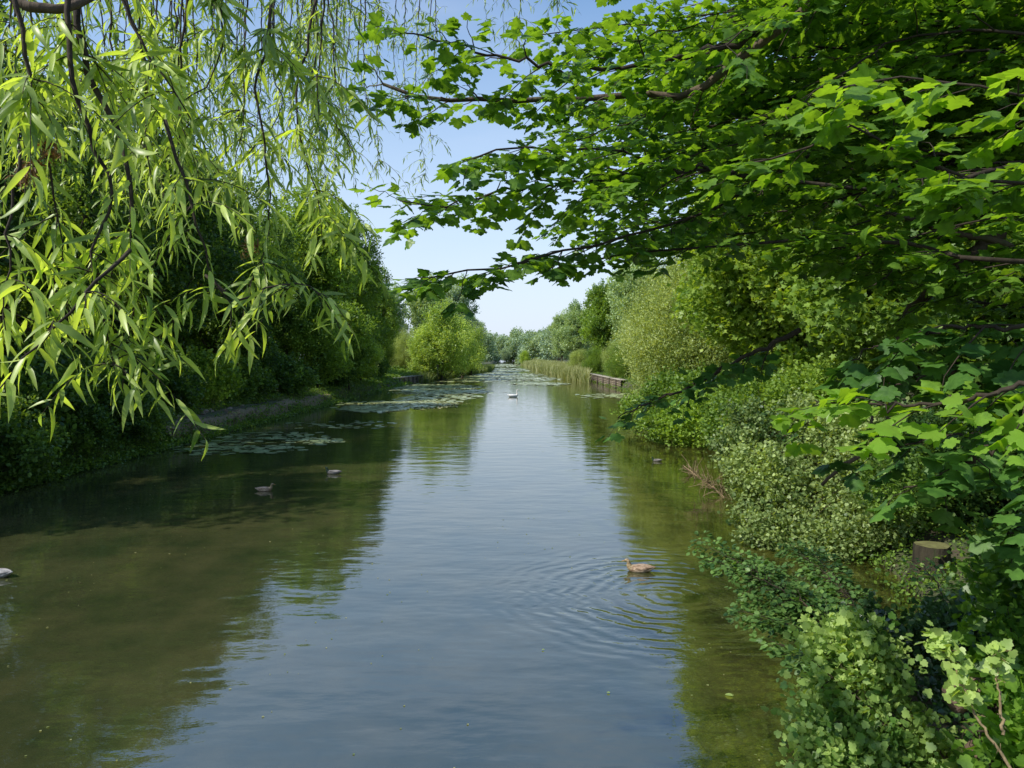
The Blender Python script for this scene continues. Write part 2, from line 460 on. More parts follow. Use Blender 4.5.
def build_water():
    b = Buf()
    b.add([(-70, -60, 0), (70, -60, 0), (70, 720, 0), (-70, 720, 0)], [(0, 1, 2, 3)])
    m, nt, out = newmat('canal_water'); L = nt.links.new
    tc = N(nt, 'ShaderNodeTexCoord')
    def noise(scale, st, detail=2, rough=.5, rz=0):
        mp = N(nt, 'ShaderNodeMapping'); L(tc.outputs['Object'], mp.inputs[0]); mp.inputs['Scale'].default_value = st; mp.inputs['Rotation'].default_value = (0, 0, rz)
        nz = N(nt, 'ShaderNodeTexNoise'); L(mp.outputs[0], nz.inputs['Vector']); nz.inputs['Scale'].default_value = scale; nz.inputs['Detail'].default_value = detail; nz.inputs['Roughness'].default_value = rough
        return nz.outputs[0]
    def math_(op, a, b_=None, c=None):
        n = N(nt, 'ShaderNodeMath', operation=op)
        for i, v in enumerate((a, b_, c)):
            if v is None: continue
            if isinstance(v, (int, float)): n.inputs[i].default_value = v
            else: L(v, n.inputs[i])
        return n.outputs[0]
    a = noise(1.0, (0.8, 1.6, 1), 2, .5, .2)      # slow swell
    c = noise(5.0, (0.6, 1.4, 1), 3, .55, -.15)     # ripples
    calm = noise(.11, (1, .6, 1), 2, .5)
    calm = N(nt, 'ShaderNodeMapRange').outputs[0] if False else math_('MULTIPLY', calm, 1.0)
    h = math_('MULTIPLY', a, 0.015)
    h = math_('MULTIPLY_ADD', math_('MULTIPLY', c, calm), 0.0042, h)
    # rings spreading from ducks
    sx = N(nt, 'ShaderNodeSeparateXYZ'); L(tc.outputs['Object'], sx.inputs[0])
    for (cx, cy, wl, amp, rad) in RINGS:
        dx = math_('SUBTRACT', sx.outputs[0], cx); dy = math_('SUBTRACT', sx.outputs[1], cy)
        d = math_('SQRT', math_('ADD', math_('MULTIPLY', dx, dx), math_('MULTIPLY', dy, dy)))
        jit = math_('MULTIPLY_ADD', a, 0.55, math_('MULTIPLY', noise(2.5, (1, 1, 1), 3, .6), .22))
        s_ = math_('SINE', math_('MULTIPLY', math_('ADD', d, jit), 2 * math.pi / wl))
        fall = math_('POWER', 2.718, math_('MULTIPLY', math_('POWER', math_('DIVIDE', math_('SUBTRACT', d, rad * .55), rad * .45), 2.0), -1.0))
        h = math_('MULTIPLY_ADD', math_('MULTIPLY', s_, fall), amp, h)
    bp = N(nt, 'ShaderNodeBump'); bp.inputs['Strength'].default_value = 1.0; bp.inputs['Distance'].default_value = 1.0; L(h, bp.inputs['Height'])
    # body colour of the turbid water: browner near, greener by the right bank
    n3 = noise(.45, (1, .8, 1), 7, .68)
    cr = N(nt, 'ShaderNodeValToRGB'); L(n3, cr.inputs[0]); e = cr.color_ramp.elements
    e[0].position = .38; e[0].color = WCOL[0]; e[1].position = .62; e[1].color = WCOL[1]
    # shallow weedy water towards the right bank
    n4 = noise(1.3, (1, .35, 1), 6, .65, .5)
    cr2 = N(nt, 'ShaderNodeValToRGB'); L(n4, cr2.inputs[0]); e = cr2.color_ramp.elements
    e[0].position = .38; e[0].color = (.014, .013, .005, 1); e[1].position = .62; e[1].color = (.075, .080, .016, 1)
    side = N(nt, 'ShaderNodeMapRange'); L(sx.outputs[0], side.inputs[0]); side.inputs[1].default_value = 1.0; side.inputs[2].default_value = 4.2
    mx = N(nt, 'ShaderNodeMix', data_type='RGBA'); L(side.outputs[0], mx.inputs[0]); L(cr.outputs[0], mx.inputs[6]); L(cr2.outputs[0], mx.inputs[7])
    pb = N(nt, 'ShaderNodeBsdfPrincipled'); L(mx.outputs[2], pb.inputs['Base Color'])
    pb.inputs['Roughness'].default_value = .02; pb.inputs['IOR'].default_value = WIOR
    L(bp.outputs[0], pb.inputs['Normal']); L(pb.outputs[0], out.inputs[0])
    o = b.build('water', m); tag(o, kind='structure'); o['label'] = 'calm green brown canal water'


RINGS = [(DUCK[0] + .25, DUCK[1] - 1.4, .30, .0042, 2.7), (DUCK[0] - .1, DUCK[1] + .3, .35, .0015, 1.8)]
WCOL = [(.028, .038, .014, 1), (.066, .066, .026, 1)]
WIOR = 2.85
build_water()

# ---------------------------------------------------------------- sky and sun
SUN_EL = R(45); SUN_DIR = unit(np.array([-0.89, -0.455, 0.0])) * math.cos(SUN_EL) + np.array([0, 0, math.sin(SUN_EL)])
w = bpy.data.worlds.new("World"); sc.world = w; w.use_nodes = True
nt = w.node_tree; nt.nodes.clear()
wo = N(nt, 'ShaderNodeOutputWorld'); bg = N(nt, 'ShaderNodeBackground'); sky = N(nt, 'ShaderNodeTexSky', sky_type='NISHITA')
sky.sun_disc = False; sky.sun_elevation = SUN_EL; sky.sun_rotation = math.atan2(SUN_DIR[0], SUN_DIR[1])
sky.air_density = 1.15; sky.dust_density = .6; sky.ozone_density = 2.2; sky.altitude = 0
# thin high cloud
tc = N(nt, 'ShaderNodeTexCoord'); mp = N(nt, 'ShaderNodeMapping'); mp.inputs['Scale'].default_value = (2.2, 2.2, 9); nt.links.new(tc.outputs['Generated'], mp.inputs[0])
cn = N(nt, 'ShaderNodeTexNoise'); cn.inputs['Scale'].default_value = 1.6; cn.inputs['Detail'].default_value = 5; nt.links.new(mp.outputs[0], cn.inputs['Vector'])
ccr = N(nt, 'ShaderNodeMapRange'); nt.links.new(cn.outputs[0], ccr.inputs[0]); ccr.inputs[1].default_value = .48; ccr.inputs[2].default_value = .8; ccr.inputs[4].default_value = .18
cm = N(nt, 'ShaderNodeMix', data_type='RGBA'); nt.links.new(ccr.outputs[0], cm.inputs[0]); hs = N(nt, 'ShaderNodeHueSaturation'); hs.inputs['Saturation'].default_value = 1.12; hs.inputs['Value'].default_value = 1.3; nt.links.new(sky.outputs[0], hs.inputs['Color']); nt.links.new(hs.outputs[0], cm.inputs[6]); cm.inputs[7].default_value = (6.6, 6.7, 7.6, 1)
sxyz = N(nt, 'ShaderNodeSeparateXYZ'); nt.links.new(tc.outputs['Generated'], sxyz.inputs[0])
hz = N(nt, 'ShaderNodeMapRange'); nt.links.new(sxyz.outputs[2], hz.inputs[0]); hz.inputs[1].default_value = 0.0; hz.inputs[2].default_value = .45; hz.inputs[3].default_value = .92; hz.inputs[4].default_value = .0
hm = N(nt, 'ShaderNodeMix', data_type='RGBA'); nt.links.new(hz.outputs[0], hm.inputs[0]); nt.links.new(cm.outputs[2], hm.inputs[6]); hm.inputs[7].default_value = (4.9, 5.6, 6.9, 1)
nt.links.new(hm.outputs[2], bg.inputs[0]); bg.inputs[1].default_value = 0.15
nt.links.new(bg.outputs[0], wo.inputs[0])
sl = bpy.data.lights.new("sun", 'SUN'); sl.energy = 5.0; sl.angle = R(.5); sl.color = (1, .95, .86)
so = bpy.data.objects.new("sun", sl); COL.objects.link(so)
so.rotation_euler = Vector(SUN_DIR).to_track_quat('Z', 'Y').to_euler()

# ================================================================ TREES
LB = 'trees along the left bank'; RB = 'trees along the right bank'
# species meshes
spA = [Species('broadleaf_tree', 'tree', 100 + i, 20, (5.4, 5.4, 9.2), 1.6, .32, 46, 1.5, 26, .42, .26, T_S, 'dark', shape=.75) for i in range(3)]
spT = Species('broadleaf_tree', 'tree', 115, 19, (5.2, 5.2, 8.6), 1.8, .3, 36, 1.15, 24, .45, .24, T_S, 'dark', shape=.7, blobr=(.18, .36))
spU = [Species('young_tree', 'tree', 120 + i, 7.5, (2.4, 2.4, 3.4), .5, .09, 26, 5.5, 20, .28, .17, T_S, 'mid', shape=.6, up=.9) for i in range(2)]
spB = [Species('willow_bush', 'bush', 140 + i, 9, (4.4, 4.4, 5.4), -1.4, .16, 52, 4.2, 22, .34, .17, T_N, 'pale', shape=.6, up=1.3, stretch=1.9, blobr=(.16, .34)) for i in range(2)]
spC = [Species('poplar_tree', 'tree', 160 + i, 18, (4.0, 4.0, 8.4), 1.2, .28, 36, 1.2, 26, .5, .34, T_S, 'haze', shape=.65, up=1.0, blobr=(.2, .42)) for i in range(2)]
spG = [Species('willow_bush', 'bush', 150 + i, 9, (3.0, 3.0, 4.9), -.9, .14, 30, 3.8, 18, .36, .19, T_S, 'plume', shape=.45, up=1.2, stretch=1.6, blobr=(.2, .42)) for i in range(2)]
spS = [Species('bush', 'bush', 180 + i, 2.4, (1.6, 1.6, 1.2), .0, .04, 22, 11, 18, .16, .11, T_O, 'mid', shape=.9) for i in range(2)]

gr = np.random.default_rng(77)
left_row = [
    (-20.5, 15.5, 0.9, 0, 'tall dark tree at the left edge behind the hanging willow leaves', None),
    (-20.0, 24.5, 0.9, 1, 'tall dark tree on the left bank, nearest whole trunk behind the willow curtain', None),
    (-19.6, 33, .88, 2, 'dark green tree rising over the lit earth ledge of the left bank', None),
    (-19.8, 42, .9, 0, 'dense dark tree behind the big shrubs of the left bank', None),
    (-19.6, 52, .84, 1, 'broad dark tree in the middle of the left bank row', 'mid'),
    (-19.8, 63, .74, 2, 'dark tree behind the bright sapling of the left bank', None),
    (-19.1, 75, 1.04, 0, 'tall tree with sunlit crown top near the end of the left row', 'mid'),
    (-19.0, 88, 1.06, 1, 'tallest tree against the sky at the end of the dark left row', 'mid'),
    (-17.8, 102, .80, 2, 'lower tree at the canal end of the dark left row', 'mid'),
]
for x, y, s, k, lab, mt in left_row:
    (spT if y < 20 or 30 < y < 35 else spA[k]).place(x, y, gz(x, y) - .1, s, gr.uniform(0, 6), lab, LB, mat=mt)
back = [(-28.5, 22), (-29, 36), (-28, 50), (-29, 66), (-28, 84), (-30, 104)]
blab = ['leftmost', 'second from the left', 'third from the left', 'fourth from the left', 'fifth from the left', 'farthest']
for (x, y), nm in zip(back, blab):
    spA[int(gr.integers(3))].place(x, y, .9, gr.uniform(.95, 1.1) * (.8 if y < 55 else 1), gr.uniform(0, 6), f'{nm} dark tree in the back row behind the left bank trees', 'back row behind the left bank trees')

# shrubs on the left bank
lsh = [(-15.8, 20.5, 1.3, 0, 'shrub', 'dark bush at the left frame edge over black water'), (-15.9, 24.5, 1.4, 1, '', 'dark rounded bush below the lowest willow leaves'),
       (-16.3, 28.5, 1.5, 0, '', 'dark bush above the near end of the earth ledge'), (-17.3, 33, 1.6, 1, '', 'dark bush behind the lit earth ledge'),
       (-17.2, 38, 1.5, 0, '', 'rounded dark bush at the middle of the earth ledge'), (-17.0, 43, 1.5, 1, '', 'sunlit yellow green bush behind the earth ledge'),
       (-16.4, 48, 1.3, 0, '', 'low bush trailing over the far end of the earth ledge'), (-15.6, 55, 1.4, 1, '', 'low bush beside the lily pads under the bright sapling'),
       (-16.0, 69, 1.5, 0, '', 'small bush between the sapling and the far landing stage'), (-16.8, 80, 1.7, 1, '', 'bush at the foot of the last dark trees on the left'),
       (-16.5, 92, 1.7, 0, '', 'bush beside the left landing stage')]
lsh += [(-14.9, 19.0, 1.0, 1, '', 'dark bush trailing into the water at the left frame edge'), (-15.0, 22.5, 1.0, 0, '', 'dark bush trailing into the water under the large willow leaves'),
        (-15.1, 26.5, .95, 1, '', 'dark bush trailing over the bank below the lowest willow tip'), (-15.1, 30.5, .9, 0, '', 'dark bush where the earth ledge begins')]
for i, (x, y, s, k, _, lab) in enumerate(lsh):
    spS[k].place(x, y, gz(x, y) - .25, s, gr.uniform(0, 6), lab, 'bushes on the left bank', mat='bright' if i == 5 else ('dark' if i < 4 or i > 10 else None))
spU[0].place(-14.2, 70, .3, 1.25, .4, 'bright green young tree leaning over the left waterline', 'young trees on the left bank')
spU[1].place(-15.6, 64, .6, 1.2, 2.2, 'taller young tree behind the bright one on the left waterline', 'young trees on the left bank')
spU[0].place(-16.8, 50, .8, .9, 3.4, 'young dark tree left of the bright waterline sapling', 'young trees on the left bank', mat='dark')
spU[0].place(-14.6, 78, .4, .95, 2.0, 'small sunlit young tree just beyond the bright waterline one', 'young trees on the left bank', mat='bright')
spU[1].place(-15.6, 86, .8, .8, 1.0, 'pale young tree near the left landing stage', 'young trees on the left bank', mat='pale')

# far left
spG[0].place(-9.4, 117, .1, 1.5, 0, 'tallest bright yellow green willow bush at the far left waterline', 'willow bushes on the far left bank')
spG[1].place(-12.2, 116, .2, .95, 1, 'shorter bright willow bush left of the tallest one on the far left bank', 'willow bushes on the far left bank')
spG[1].place(-6.8, 128, .1, 1.18, 3, 'bright willow bush right of the tallest one on the far left bank', 'willow bushes on the far left bank')
spG[0].place(-6.0, 146, .1, 1.18, 2, 'rounded bright bush farthest along the left waterline', 'willow bushes on the far left bank')
spB[1].place(-21, 126, .7, .9, 4, 'mid green bush on the open ground behind the left landing stage', 'willow bushes on the far left bank', mat='mid')
spB[0].place(-18, 136, .7, .9, 2, 'hazy bush behind the marker post', 'willow bushes on the far left bank', mat='pale')
spB[0].place(-11.5, 132, .3, 1.1, 4, 'duller bush filling behind the bright far left willow bushes', 'willow bushes on the far left bank', mat='mid')
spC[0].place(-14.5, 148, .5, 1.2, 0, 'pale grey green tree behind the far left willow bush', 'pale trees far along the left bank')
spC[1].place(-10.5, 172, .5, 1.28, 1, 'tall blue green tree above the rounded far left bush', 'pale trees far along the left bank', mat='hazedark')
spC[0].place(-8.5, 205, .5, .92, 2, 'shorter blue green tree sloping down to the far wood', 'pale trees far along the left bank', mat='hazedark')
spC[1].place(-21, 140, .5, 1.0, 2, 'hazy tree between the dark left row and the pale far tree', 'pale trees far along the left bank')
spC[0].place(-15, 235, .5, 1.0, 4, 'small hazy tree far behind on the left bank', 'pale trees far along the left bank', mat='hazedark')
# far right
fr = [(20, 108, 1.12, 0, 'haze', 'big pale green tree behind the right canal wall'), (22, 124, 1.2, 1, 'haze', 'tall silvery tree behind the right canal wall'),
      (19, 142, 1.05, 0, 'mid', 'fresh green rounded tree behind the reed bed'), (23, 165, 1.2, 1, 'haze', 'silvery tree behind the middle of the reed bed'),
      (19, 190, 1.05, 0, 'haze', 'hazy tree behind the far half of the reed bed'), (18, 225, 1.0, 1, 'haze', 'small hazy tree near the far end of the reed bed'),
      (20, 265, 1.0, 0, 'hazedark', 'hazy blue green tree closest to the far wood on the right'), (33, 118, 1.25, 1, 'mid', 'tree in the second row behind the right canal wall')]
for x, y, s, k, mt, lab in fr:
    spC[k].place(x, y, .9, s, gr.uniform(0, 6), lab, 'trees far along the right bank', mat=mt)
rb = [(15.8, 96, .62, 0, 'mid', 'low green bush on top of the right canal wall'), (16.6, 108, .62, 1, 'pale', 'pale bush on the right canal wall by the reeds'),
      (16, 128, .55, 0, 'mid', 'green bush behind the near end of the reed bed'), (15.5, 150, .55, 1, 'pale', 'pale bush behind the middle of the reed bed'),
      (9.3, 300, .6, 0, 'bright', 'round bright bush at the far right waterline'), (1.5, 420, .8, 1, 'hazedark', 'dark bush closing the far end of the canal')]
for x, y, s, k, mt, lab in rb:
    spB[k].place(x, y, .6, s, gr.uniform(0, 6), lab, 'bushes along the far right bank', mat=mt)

# far wood: one mass
g = np.random.default_rng(9); b = Buf()
blobs = []
for i in range(70):
    x = g.uniform(-60, 90); y = 470 + g.uniform(-35, 50); h = g.uniform(15, 21)
    for j in range(7):
        blobs.append((np.array([x + g.normal(0, 2.4), y + g.normal(0, 2), g.uniform(2, h - 3)]), np.array([3.2, 3.2, 3.4]) * g.uniform(.8, 1.2)))
for x, y in [(14, 330), (20, 350), (12, 380), (24, 310), (26, 380), (-9, 330), (-14, 360), (-8, 400), (8, 430)]:
    for j in range(8):
        h = 13
        blobs.append((np.array([x + g.normal(0, 2.2), y + g.normal(0, 2), g.uniform(1, h - 2)]), np.array([3., 3., 3.2]) * g.uniform(.8, 1.2)))
crown_leaves(g, blobs, .5, 10, .9, .9, T_S, b)
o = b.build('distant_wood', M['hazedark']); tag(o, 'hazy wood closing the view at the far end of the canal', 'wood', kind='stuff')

for sd, x0, lab in ((-1, -37, 'deep woodland filling the gaps behind the left bank trees'), (1, 33, 'deep woodland filling the gaps behind the right bank trees')):
    b = Buf(); blobs = []
    for i in range(60):
        x = x0 + sd * abs(g.normal(0, 3)); y = g.uniform(2, 135); h = g.uniform(10, 15)
        for j in range(6): blobs.append((np.array([x + g.normal(0, 1.8), y + g.normal(0, 1.5), g.uniform(1.2, h - 2)]), np.array([2.6, 2.6, 2.6]) * g.uniform(.8, 1.25)))
    crown_leaves(g, blobs, .9, 12, .7, .55, T_S, b)
    o = b.build('background_woodland', M['dark']); tag(o, lab, 'woodland', kind='stuff')

# right bank mid distance
spW = Species('pale_willow', 'tree', 201, 9.5, (5.0, 5.2, 5.3), -.9, .22, 66, 5.5, 26, .3, .14, T_N, 'pale', shape=.8, up=.8, stretch=1.6, blobr=(.2, .34))
spW.place(11.6, 43, -.2, 1.2, 0, 'pale yellow green willow reaching down to the right waterline', 'willows on the right bank')
spW.place(15.2, 60, .2, 1.2, 2, 'second pale willow, between the near willow and the canal wall', 'willows on the right bank')
spW.place(18, 78, .6, 1.2, 4, 'pale willow hiding the near end of the right canal wall', 'willows on the right bank')
spE = [Species('sycamore_tree', 'tree', 210 + i, 15, (5.2, 5.2, 7.2), .6, .26, 60, 4.6, 22, .34, .17, T_ML, 'bright' if i == 0 else 'mid', shape=.8, blobr=(.2, .33)) for i in range(2)]
spE[0].place(11.0, 27, .2, 1.02, .6, 'bright green sycamore overhanging the right waterline', RB)
spE[1].place(18.0, 38, .8, 1.0, 2, 'taller mid green tree behind the bright sycamore', RB)
spE[1].place(12.2, 19.5, .6, 1.02, 4, 'shaded sycamore behind the pale hawthorn bush', RB)
spE[1].place(20.5, 27, .9, 1.1, 1, 'tree in the second row behind the shaded sycamore', RB)
spE[0].place(17.5, 15, .9, 1.0, 3, 'tree at the right frame edge behind the stump', RB, mat='mid')
spE[1].place(13.8, 11.5, .9, .85, 5, 'dark tree at the right frame edge above the big leaves', RB, mat='dark')
spA[0].place(26, 45, .9, .95, 1, 'dark tree closing the view behind the right bank', 'dark trees behind the right bank')
spA[1].place(27, 20, .9, .95, 2, 'dark tree deep in shade behind the right bank', 'dark trees behind the right bank')
spA[2].place(25, 60, .9, .95, 3, 'dark tree behind the two near willows', 'dark trees behind the right bank')

# ================================================================ sycamore overhead, branch by branch
SYC = np.array([7.2, 5.4, .5])


def twigs_and_leaves(g, wood, leaves, path, rad, t0=.25, spacing=.10, tw_len=(.35, .8), leaf=(.062, .105), tmpl=T_M, flat=.28, gap=.06, droop=.15, tint=(.45, .2), dense=1.0, curl_t=None):
    """side twigs in a roughly level plane with paired leaves, as sycamore does"""
    L_ = pathlen(path); n = len(path)
    cum = np.concatenate([[0], np.cumsum(np.linalg.norm(np.diff(path, axis=0), axis=1))])
    tan = unit(np.gradient(path, axis=0))
    P = []; D = []; S = []; T = []
    s_ = t0 * L_; side = 1
    while s_ < L_:
        i = min(n - 1, int(np.searchsorted(cum, s_)))
        p0 = path[i]; t = tan[i]
        lat = unit(np.cross(t, [0, 0, 1.0]))
        f = s_ / L_
        ln = g.uniform(*tw_len) * (1.15 - .75 * f)
        d = unit(t * g.uniform(.5, 1.0) + side * lat * g.uniform(.6, 1.1) + np.array([0, 0, g.normal(0, flat)]))
        k = 6
        tt = np.linspace(0, 1, k)[:, None]
        tp = p0 + d * ln * tt + np.array([0, 0, -droop * ln]) * tt ** 2 + g.normal(0, .012, (k, 3)) * tt
        tube(wood, tp, np.linspace(min(.006, rad[i] * .6), .0018, k), 4, cap=False)
        m = max(2, int(ln / gap * dense))
        for q in range(m):
            u = .2 + .8 * (q + .5) / m
            c = p0 + d * ln * u + np.array([0, 0, -droop * ln]) * u * u
            tl = unit(np.cross(d, [0, 0, 1.0]))
            for sd in (1, -1):
                ld = unit(d * g.uniform(.3, .9) + sd * tl * g.uniform(.5, 1.0) + np.array([0, 0, g.normal(-.25, .25)]))
                pet = g.uniform(.03, .09)
                P.append(c + ld * pet); D.append(ld); S.append(g.uniform(*leaf) * (.75 if u > .9 else 1)); T.append(g.normal(*tint))
        P.append(tp[-1]); D.append(d); S.append(g.uniform(*leaf) * .8); T.append(g.normal(*tint) + .15)
        s_ += spacing * g.uniform(.6, 1.4); side = -side
    P = np.array(P); D = np.array(D)
    nn = len(P)
    nrm = unit(np.array([0, 0, 1.0]) + g.normal(0, .33, (nn, 3)))
    h = g.random(nn) < .5
    S = np.array(S); T = np.clip(np.array(T), 0, 1)
    fr_ = frames(D, nrm)
    if tmpl is T_M:
        leaves.scatter(*T_M, P[h], fr_[h], S[h], T[h]); leaves.scatter(*T_M2, P[~h], fr_[~h], S[~h], T[~h])
    else:
        leaves.scatter(*tmpl, P, fr_, S, T)
    return nn


syc = empty('sycamore_tree', SYC, 0, 1, 'near sycamore whose leafy branches reach over the water from the right', 'tree', RB)
g = np.random.default_rng(31)
tb = Buf()
tpts = smooth_path([(0, 0, -.6), (.1, .1, 1.5), (-.1, .3, 3.5), (.2, .2, 6.0), (0, .5, 9.0), (.2, .4, 12)], 26)
tube(tb, tpts, np.interp(np.linspace(0, 1, 26), [0, .08, .5, 1], [.36, .27, .2, .06]), 12)
tb.build('trunk', M['barkmoss'], syc, True)


def syc_branch(pix, r0, spacing=.11, mat='maple', fromtrunk=None, rt=.35, **kw):
    pts = [W(*p) for p in pix]
    st = None
    if fromtrunk is not None:
        st = [SYC + np.array([0, .2, fromtrunk - SYC[2]])]
    if st: st.append(st[0] * .45 + pts[0] * .55 + np.array([0, 0, .08]))
    path = smooth_path((st or []) + pts, 40)
    path[1:-1] += g.normal(0, .012, path[1:-1].shape)
    rad = r0 * (1 - np.linspace(0, 1, 40) ** .8 * .9) + .002
    wd = Buf(); lv = Buf()
    tube(wd, path, rad, 7)
    n = twigs_and_leaves(g, wd, lv, path, rad, t0=rt, spacing=spacing, **kw)
    br = wd.build('branch', M['twigblack'] if r0 < .05 else M['barkmoss'], None, True)
    lo = lv.build('foliage', M[mat], None)
    br.parent = syc; br.location = -SYC
    lo.parent = br
    return n


nl = 0
# traced branches, photo position and depth
nl += syc_branch([(900, -70, 4.6), (820, -5, 4.7), (760, 45, 4.8), (700, 88, 5.0), (672, 94, 5.1), (590, 97, 5.1), (510, 99, 5.0), (438, 100, 4.9), (383, 84, 4.8)], .085, fromtrunk=7.2, rt=.52, spacing=.09)
nl += syc_branch([(800, 14, 4.6), (740, 40, 4.7), (660, 62, 4.7), (574, 70, 4.6), (527, 60, 4.5), (488, 55, 4.5), (445, 43, 4.4), (400, 33, 4.3)], .022, rt=.2)
nl += syc_branch([(960, 175, 4.6), (860, 188, 4.6), (740, 174, 4.7), (676, 168, 4.7), (613, 152, 4.6), (555, 150, 4.5), (505, 146, 4.4), (470, 160, 4.3)], .03, fromtrunk=5.6, rt=.5, spacing=.095)
nl += syc_branch([(960, 80, 5.2), (820, 150, 5.1), (740, 195, 5.0), (700, 215, 4.9), (645, 227, 4.7), (594, 246, 4.5), (551, 254, 4.4), (508, 268, 4.3), (457, 270, 4.2), (434, 277, 4.1)], .028, fromtrunk=6.3, rt=.4, spacing=.075)
nl += syc_branch([(1010, 262, 4.2), (935, 249, 4.4), (855, 237, 4.6), (760, 244, 4.8), (672, 248, 4.8), (613, 256, 4.7), (585, 262, 4.7)], .034, fromtrunk=4.9, rt=.5, spacing=.13)
nl += syc_branch([(770, 178, 4.7), (700, 168, 4.7), (640, 175, 4.7), (559, 184, 4.6), (504, 191, 4.4), (457, 203, 4.2), (400, 201, 4.1)], .014, rt=.15, spacing=.08)
nl += syc_branch([(900, 20, 5.6), (760, 10, 5.8), (660, 20, 5.9), (590, 28, 5.8), (540, 35, 5.7)], .02, fromtrunk=7.4, rt=.4, spacing=.09)
nl += syc_branch([(880, 190, 5.8), (760, 215, 6.0), (680, 225, 6.0), (620, 215, 5.9)], .02, fromtrunk=5.8, rt=.4, spacing=.09)
nl += syc_branch([(1024, 180, 3.4), (922, 165, 3.5), (860, 125, 3.6), (800, 150, 3.7), (740, 165, 3.8)], .025, fromtrunk=5.4, rt=.55, spacing=.13, leaf=(.085, .13))
nl += syc_branch([(1040, 95, 3.2), (960, 85, 3.2), (890, 78, 3.3), (830, 90, 3.3)], .02, fromtrunk=6.2, rt=.7, spacing=.14, leaf=(.085, .13), tint=(.7, .2))
# long low branch drooping to the water at the right of centre
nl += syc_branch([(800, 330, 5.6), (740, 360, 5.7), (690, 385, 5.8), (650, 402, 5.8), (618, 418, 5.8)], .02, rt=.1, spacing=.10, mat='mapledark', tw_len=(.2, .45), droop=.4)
# procedural fill branches
for i in range(44):
    px0 = g.uniform(900, 1120); py0 = g.uniform(-150, 300); d0 = g.uniform(4.5, 8.5)
    ln = g.uniform(160, 420); px1 = max(600 + g.uniform(0, 60), px0 - ln); py1 = py0 + g.uniform(-30, 110)
    py1 = min(py1, 245 if px1 < 820 else 330)
    pm = ((px0 + px1) / 2, (py0 + py1) / 2 - g.uniform(0, 40), d0 + g.uniform(-.4, .4))
    nl += syc_branch([(px0, py0, d0), pm, (px1, py1, d0 + g.uniform(-.8, .8))], .024, fromtrunk=float(np.clip(W(px0, py0, d0)[2] - .5, 2, 11)), rt=.3, spacing=.15, tw_len=(.4, .95))
for i in range(24):
    px1 = g.uniform(545, 700); py1 = g.uniform(20, 245); d0 = g.uniform(6.0, 9.0); px0 = px1 + g.uniform(220, 380); py0 = py1 - g.uniform(10, 90)
    nl += syc_branch([(px0, py0, d0), ((px0 + px1) / 2, (py0 + py1) / 2 - 12, d0), (px1, py1, d0 + g.uniform(-.5, .5))], .02, fromtrunk=float(np.clip(W(px0, py0, d0)[2] - .5, 2, 11)), rt=.4, spacing=.12, tw_len=(.4, .9), tint=(.3, .2))
# crown above the frame that shades the branches below
for i in range(17):
    p1 = SYC + np.array([g.uniform(-6.0, -1.0), g.uniform(-5, 8), g.uniform(5.5, 9.5)])
    p0 = SYC + np.array([0, .2, g.uniform(5, 9)])
    path = smooth_path([p0, (p0 + p1) / 2 + np.array([0, 0, .5]), p1], 30)
    wd = Buf(); lv = Buf(); rad = np.linspace(.06, .006, 30)
    tube(wd, path, rad, 6)
    nl += twigs_and_leaves(g, wd, lv, path, rad, t0=.2, spacing=.22, tw_len=(.6, 1.3), gap=.1, leaf=(.12, .18), tmpl=T_ML)
    br = wd.build('branch', M['barkmoss'], syc, True); br.location = -SYC
    lo = lv.build('foliage', M['maple'], br)
# low right branches with big leaves; lit and shaded rows painted by leaf colour
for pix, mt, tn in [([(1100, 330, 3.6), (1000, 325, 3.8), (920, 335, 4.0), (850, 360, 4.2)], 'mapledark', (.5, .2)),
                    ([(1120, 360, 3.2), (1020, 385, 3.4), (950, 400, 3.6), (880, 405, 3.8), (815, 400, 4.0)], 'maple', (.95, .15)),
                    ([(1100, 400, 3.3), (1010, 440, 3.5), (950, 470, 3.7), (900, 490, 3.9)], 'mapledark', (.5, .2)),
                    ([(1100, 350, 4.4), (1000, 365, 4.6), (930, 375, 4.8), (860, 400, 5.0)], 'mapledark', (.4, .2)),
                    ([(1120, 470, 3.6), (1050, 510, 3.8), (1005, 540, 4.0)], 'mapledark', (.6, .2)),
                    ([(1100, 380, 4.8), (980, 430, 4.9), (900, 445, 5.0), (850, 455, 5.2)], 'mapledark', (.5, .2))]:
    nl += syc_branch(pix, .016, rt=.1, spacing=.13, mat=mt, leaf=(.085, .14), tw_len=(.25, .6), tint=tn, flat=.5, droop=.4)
print('maple leaves', nl)

# ================================================================ weeping willow on the left
WIL = np.array([-7.4, -3.0, .6])
wil = empty('weeping_willow', WIL, 0, 1, 'weeping willow hanging its long leaves in front of the left bank', 'tree', 'near trees framing the view')
tb = Buf()
tube(tb, smooth_path([(0, 0, -.8), (.2, .1, 1.5), (.8, .3, 3.5), (1.6, .8, 6), (2.8, 1.5, 8.3)], 24), np.linspace(.42, .2, 24), 12)
tb.build('trunk', M['barkmoss'], wil, True)
g = np.random.default_rng(41)
top = WIL + np.array([2.8, 1.5, 8.3])


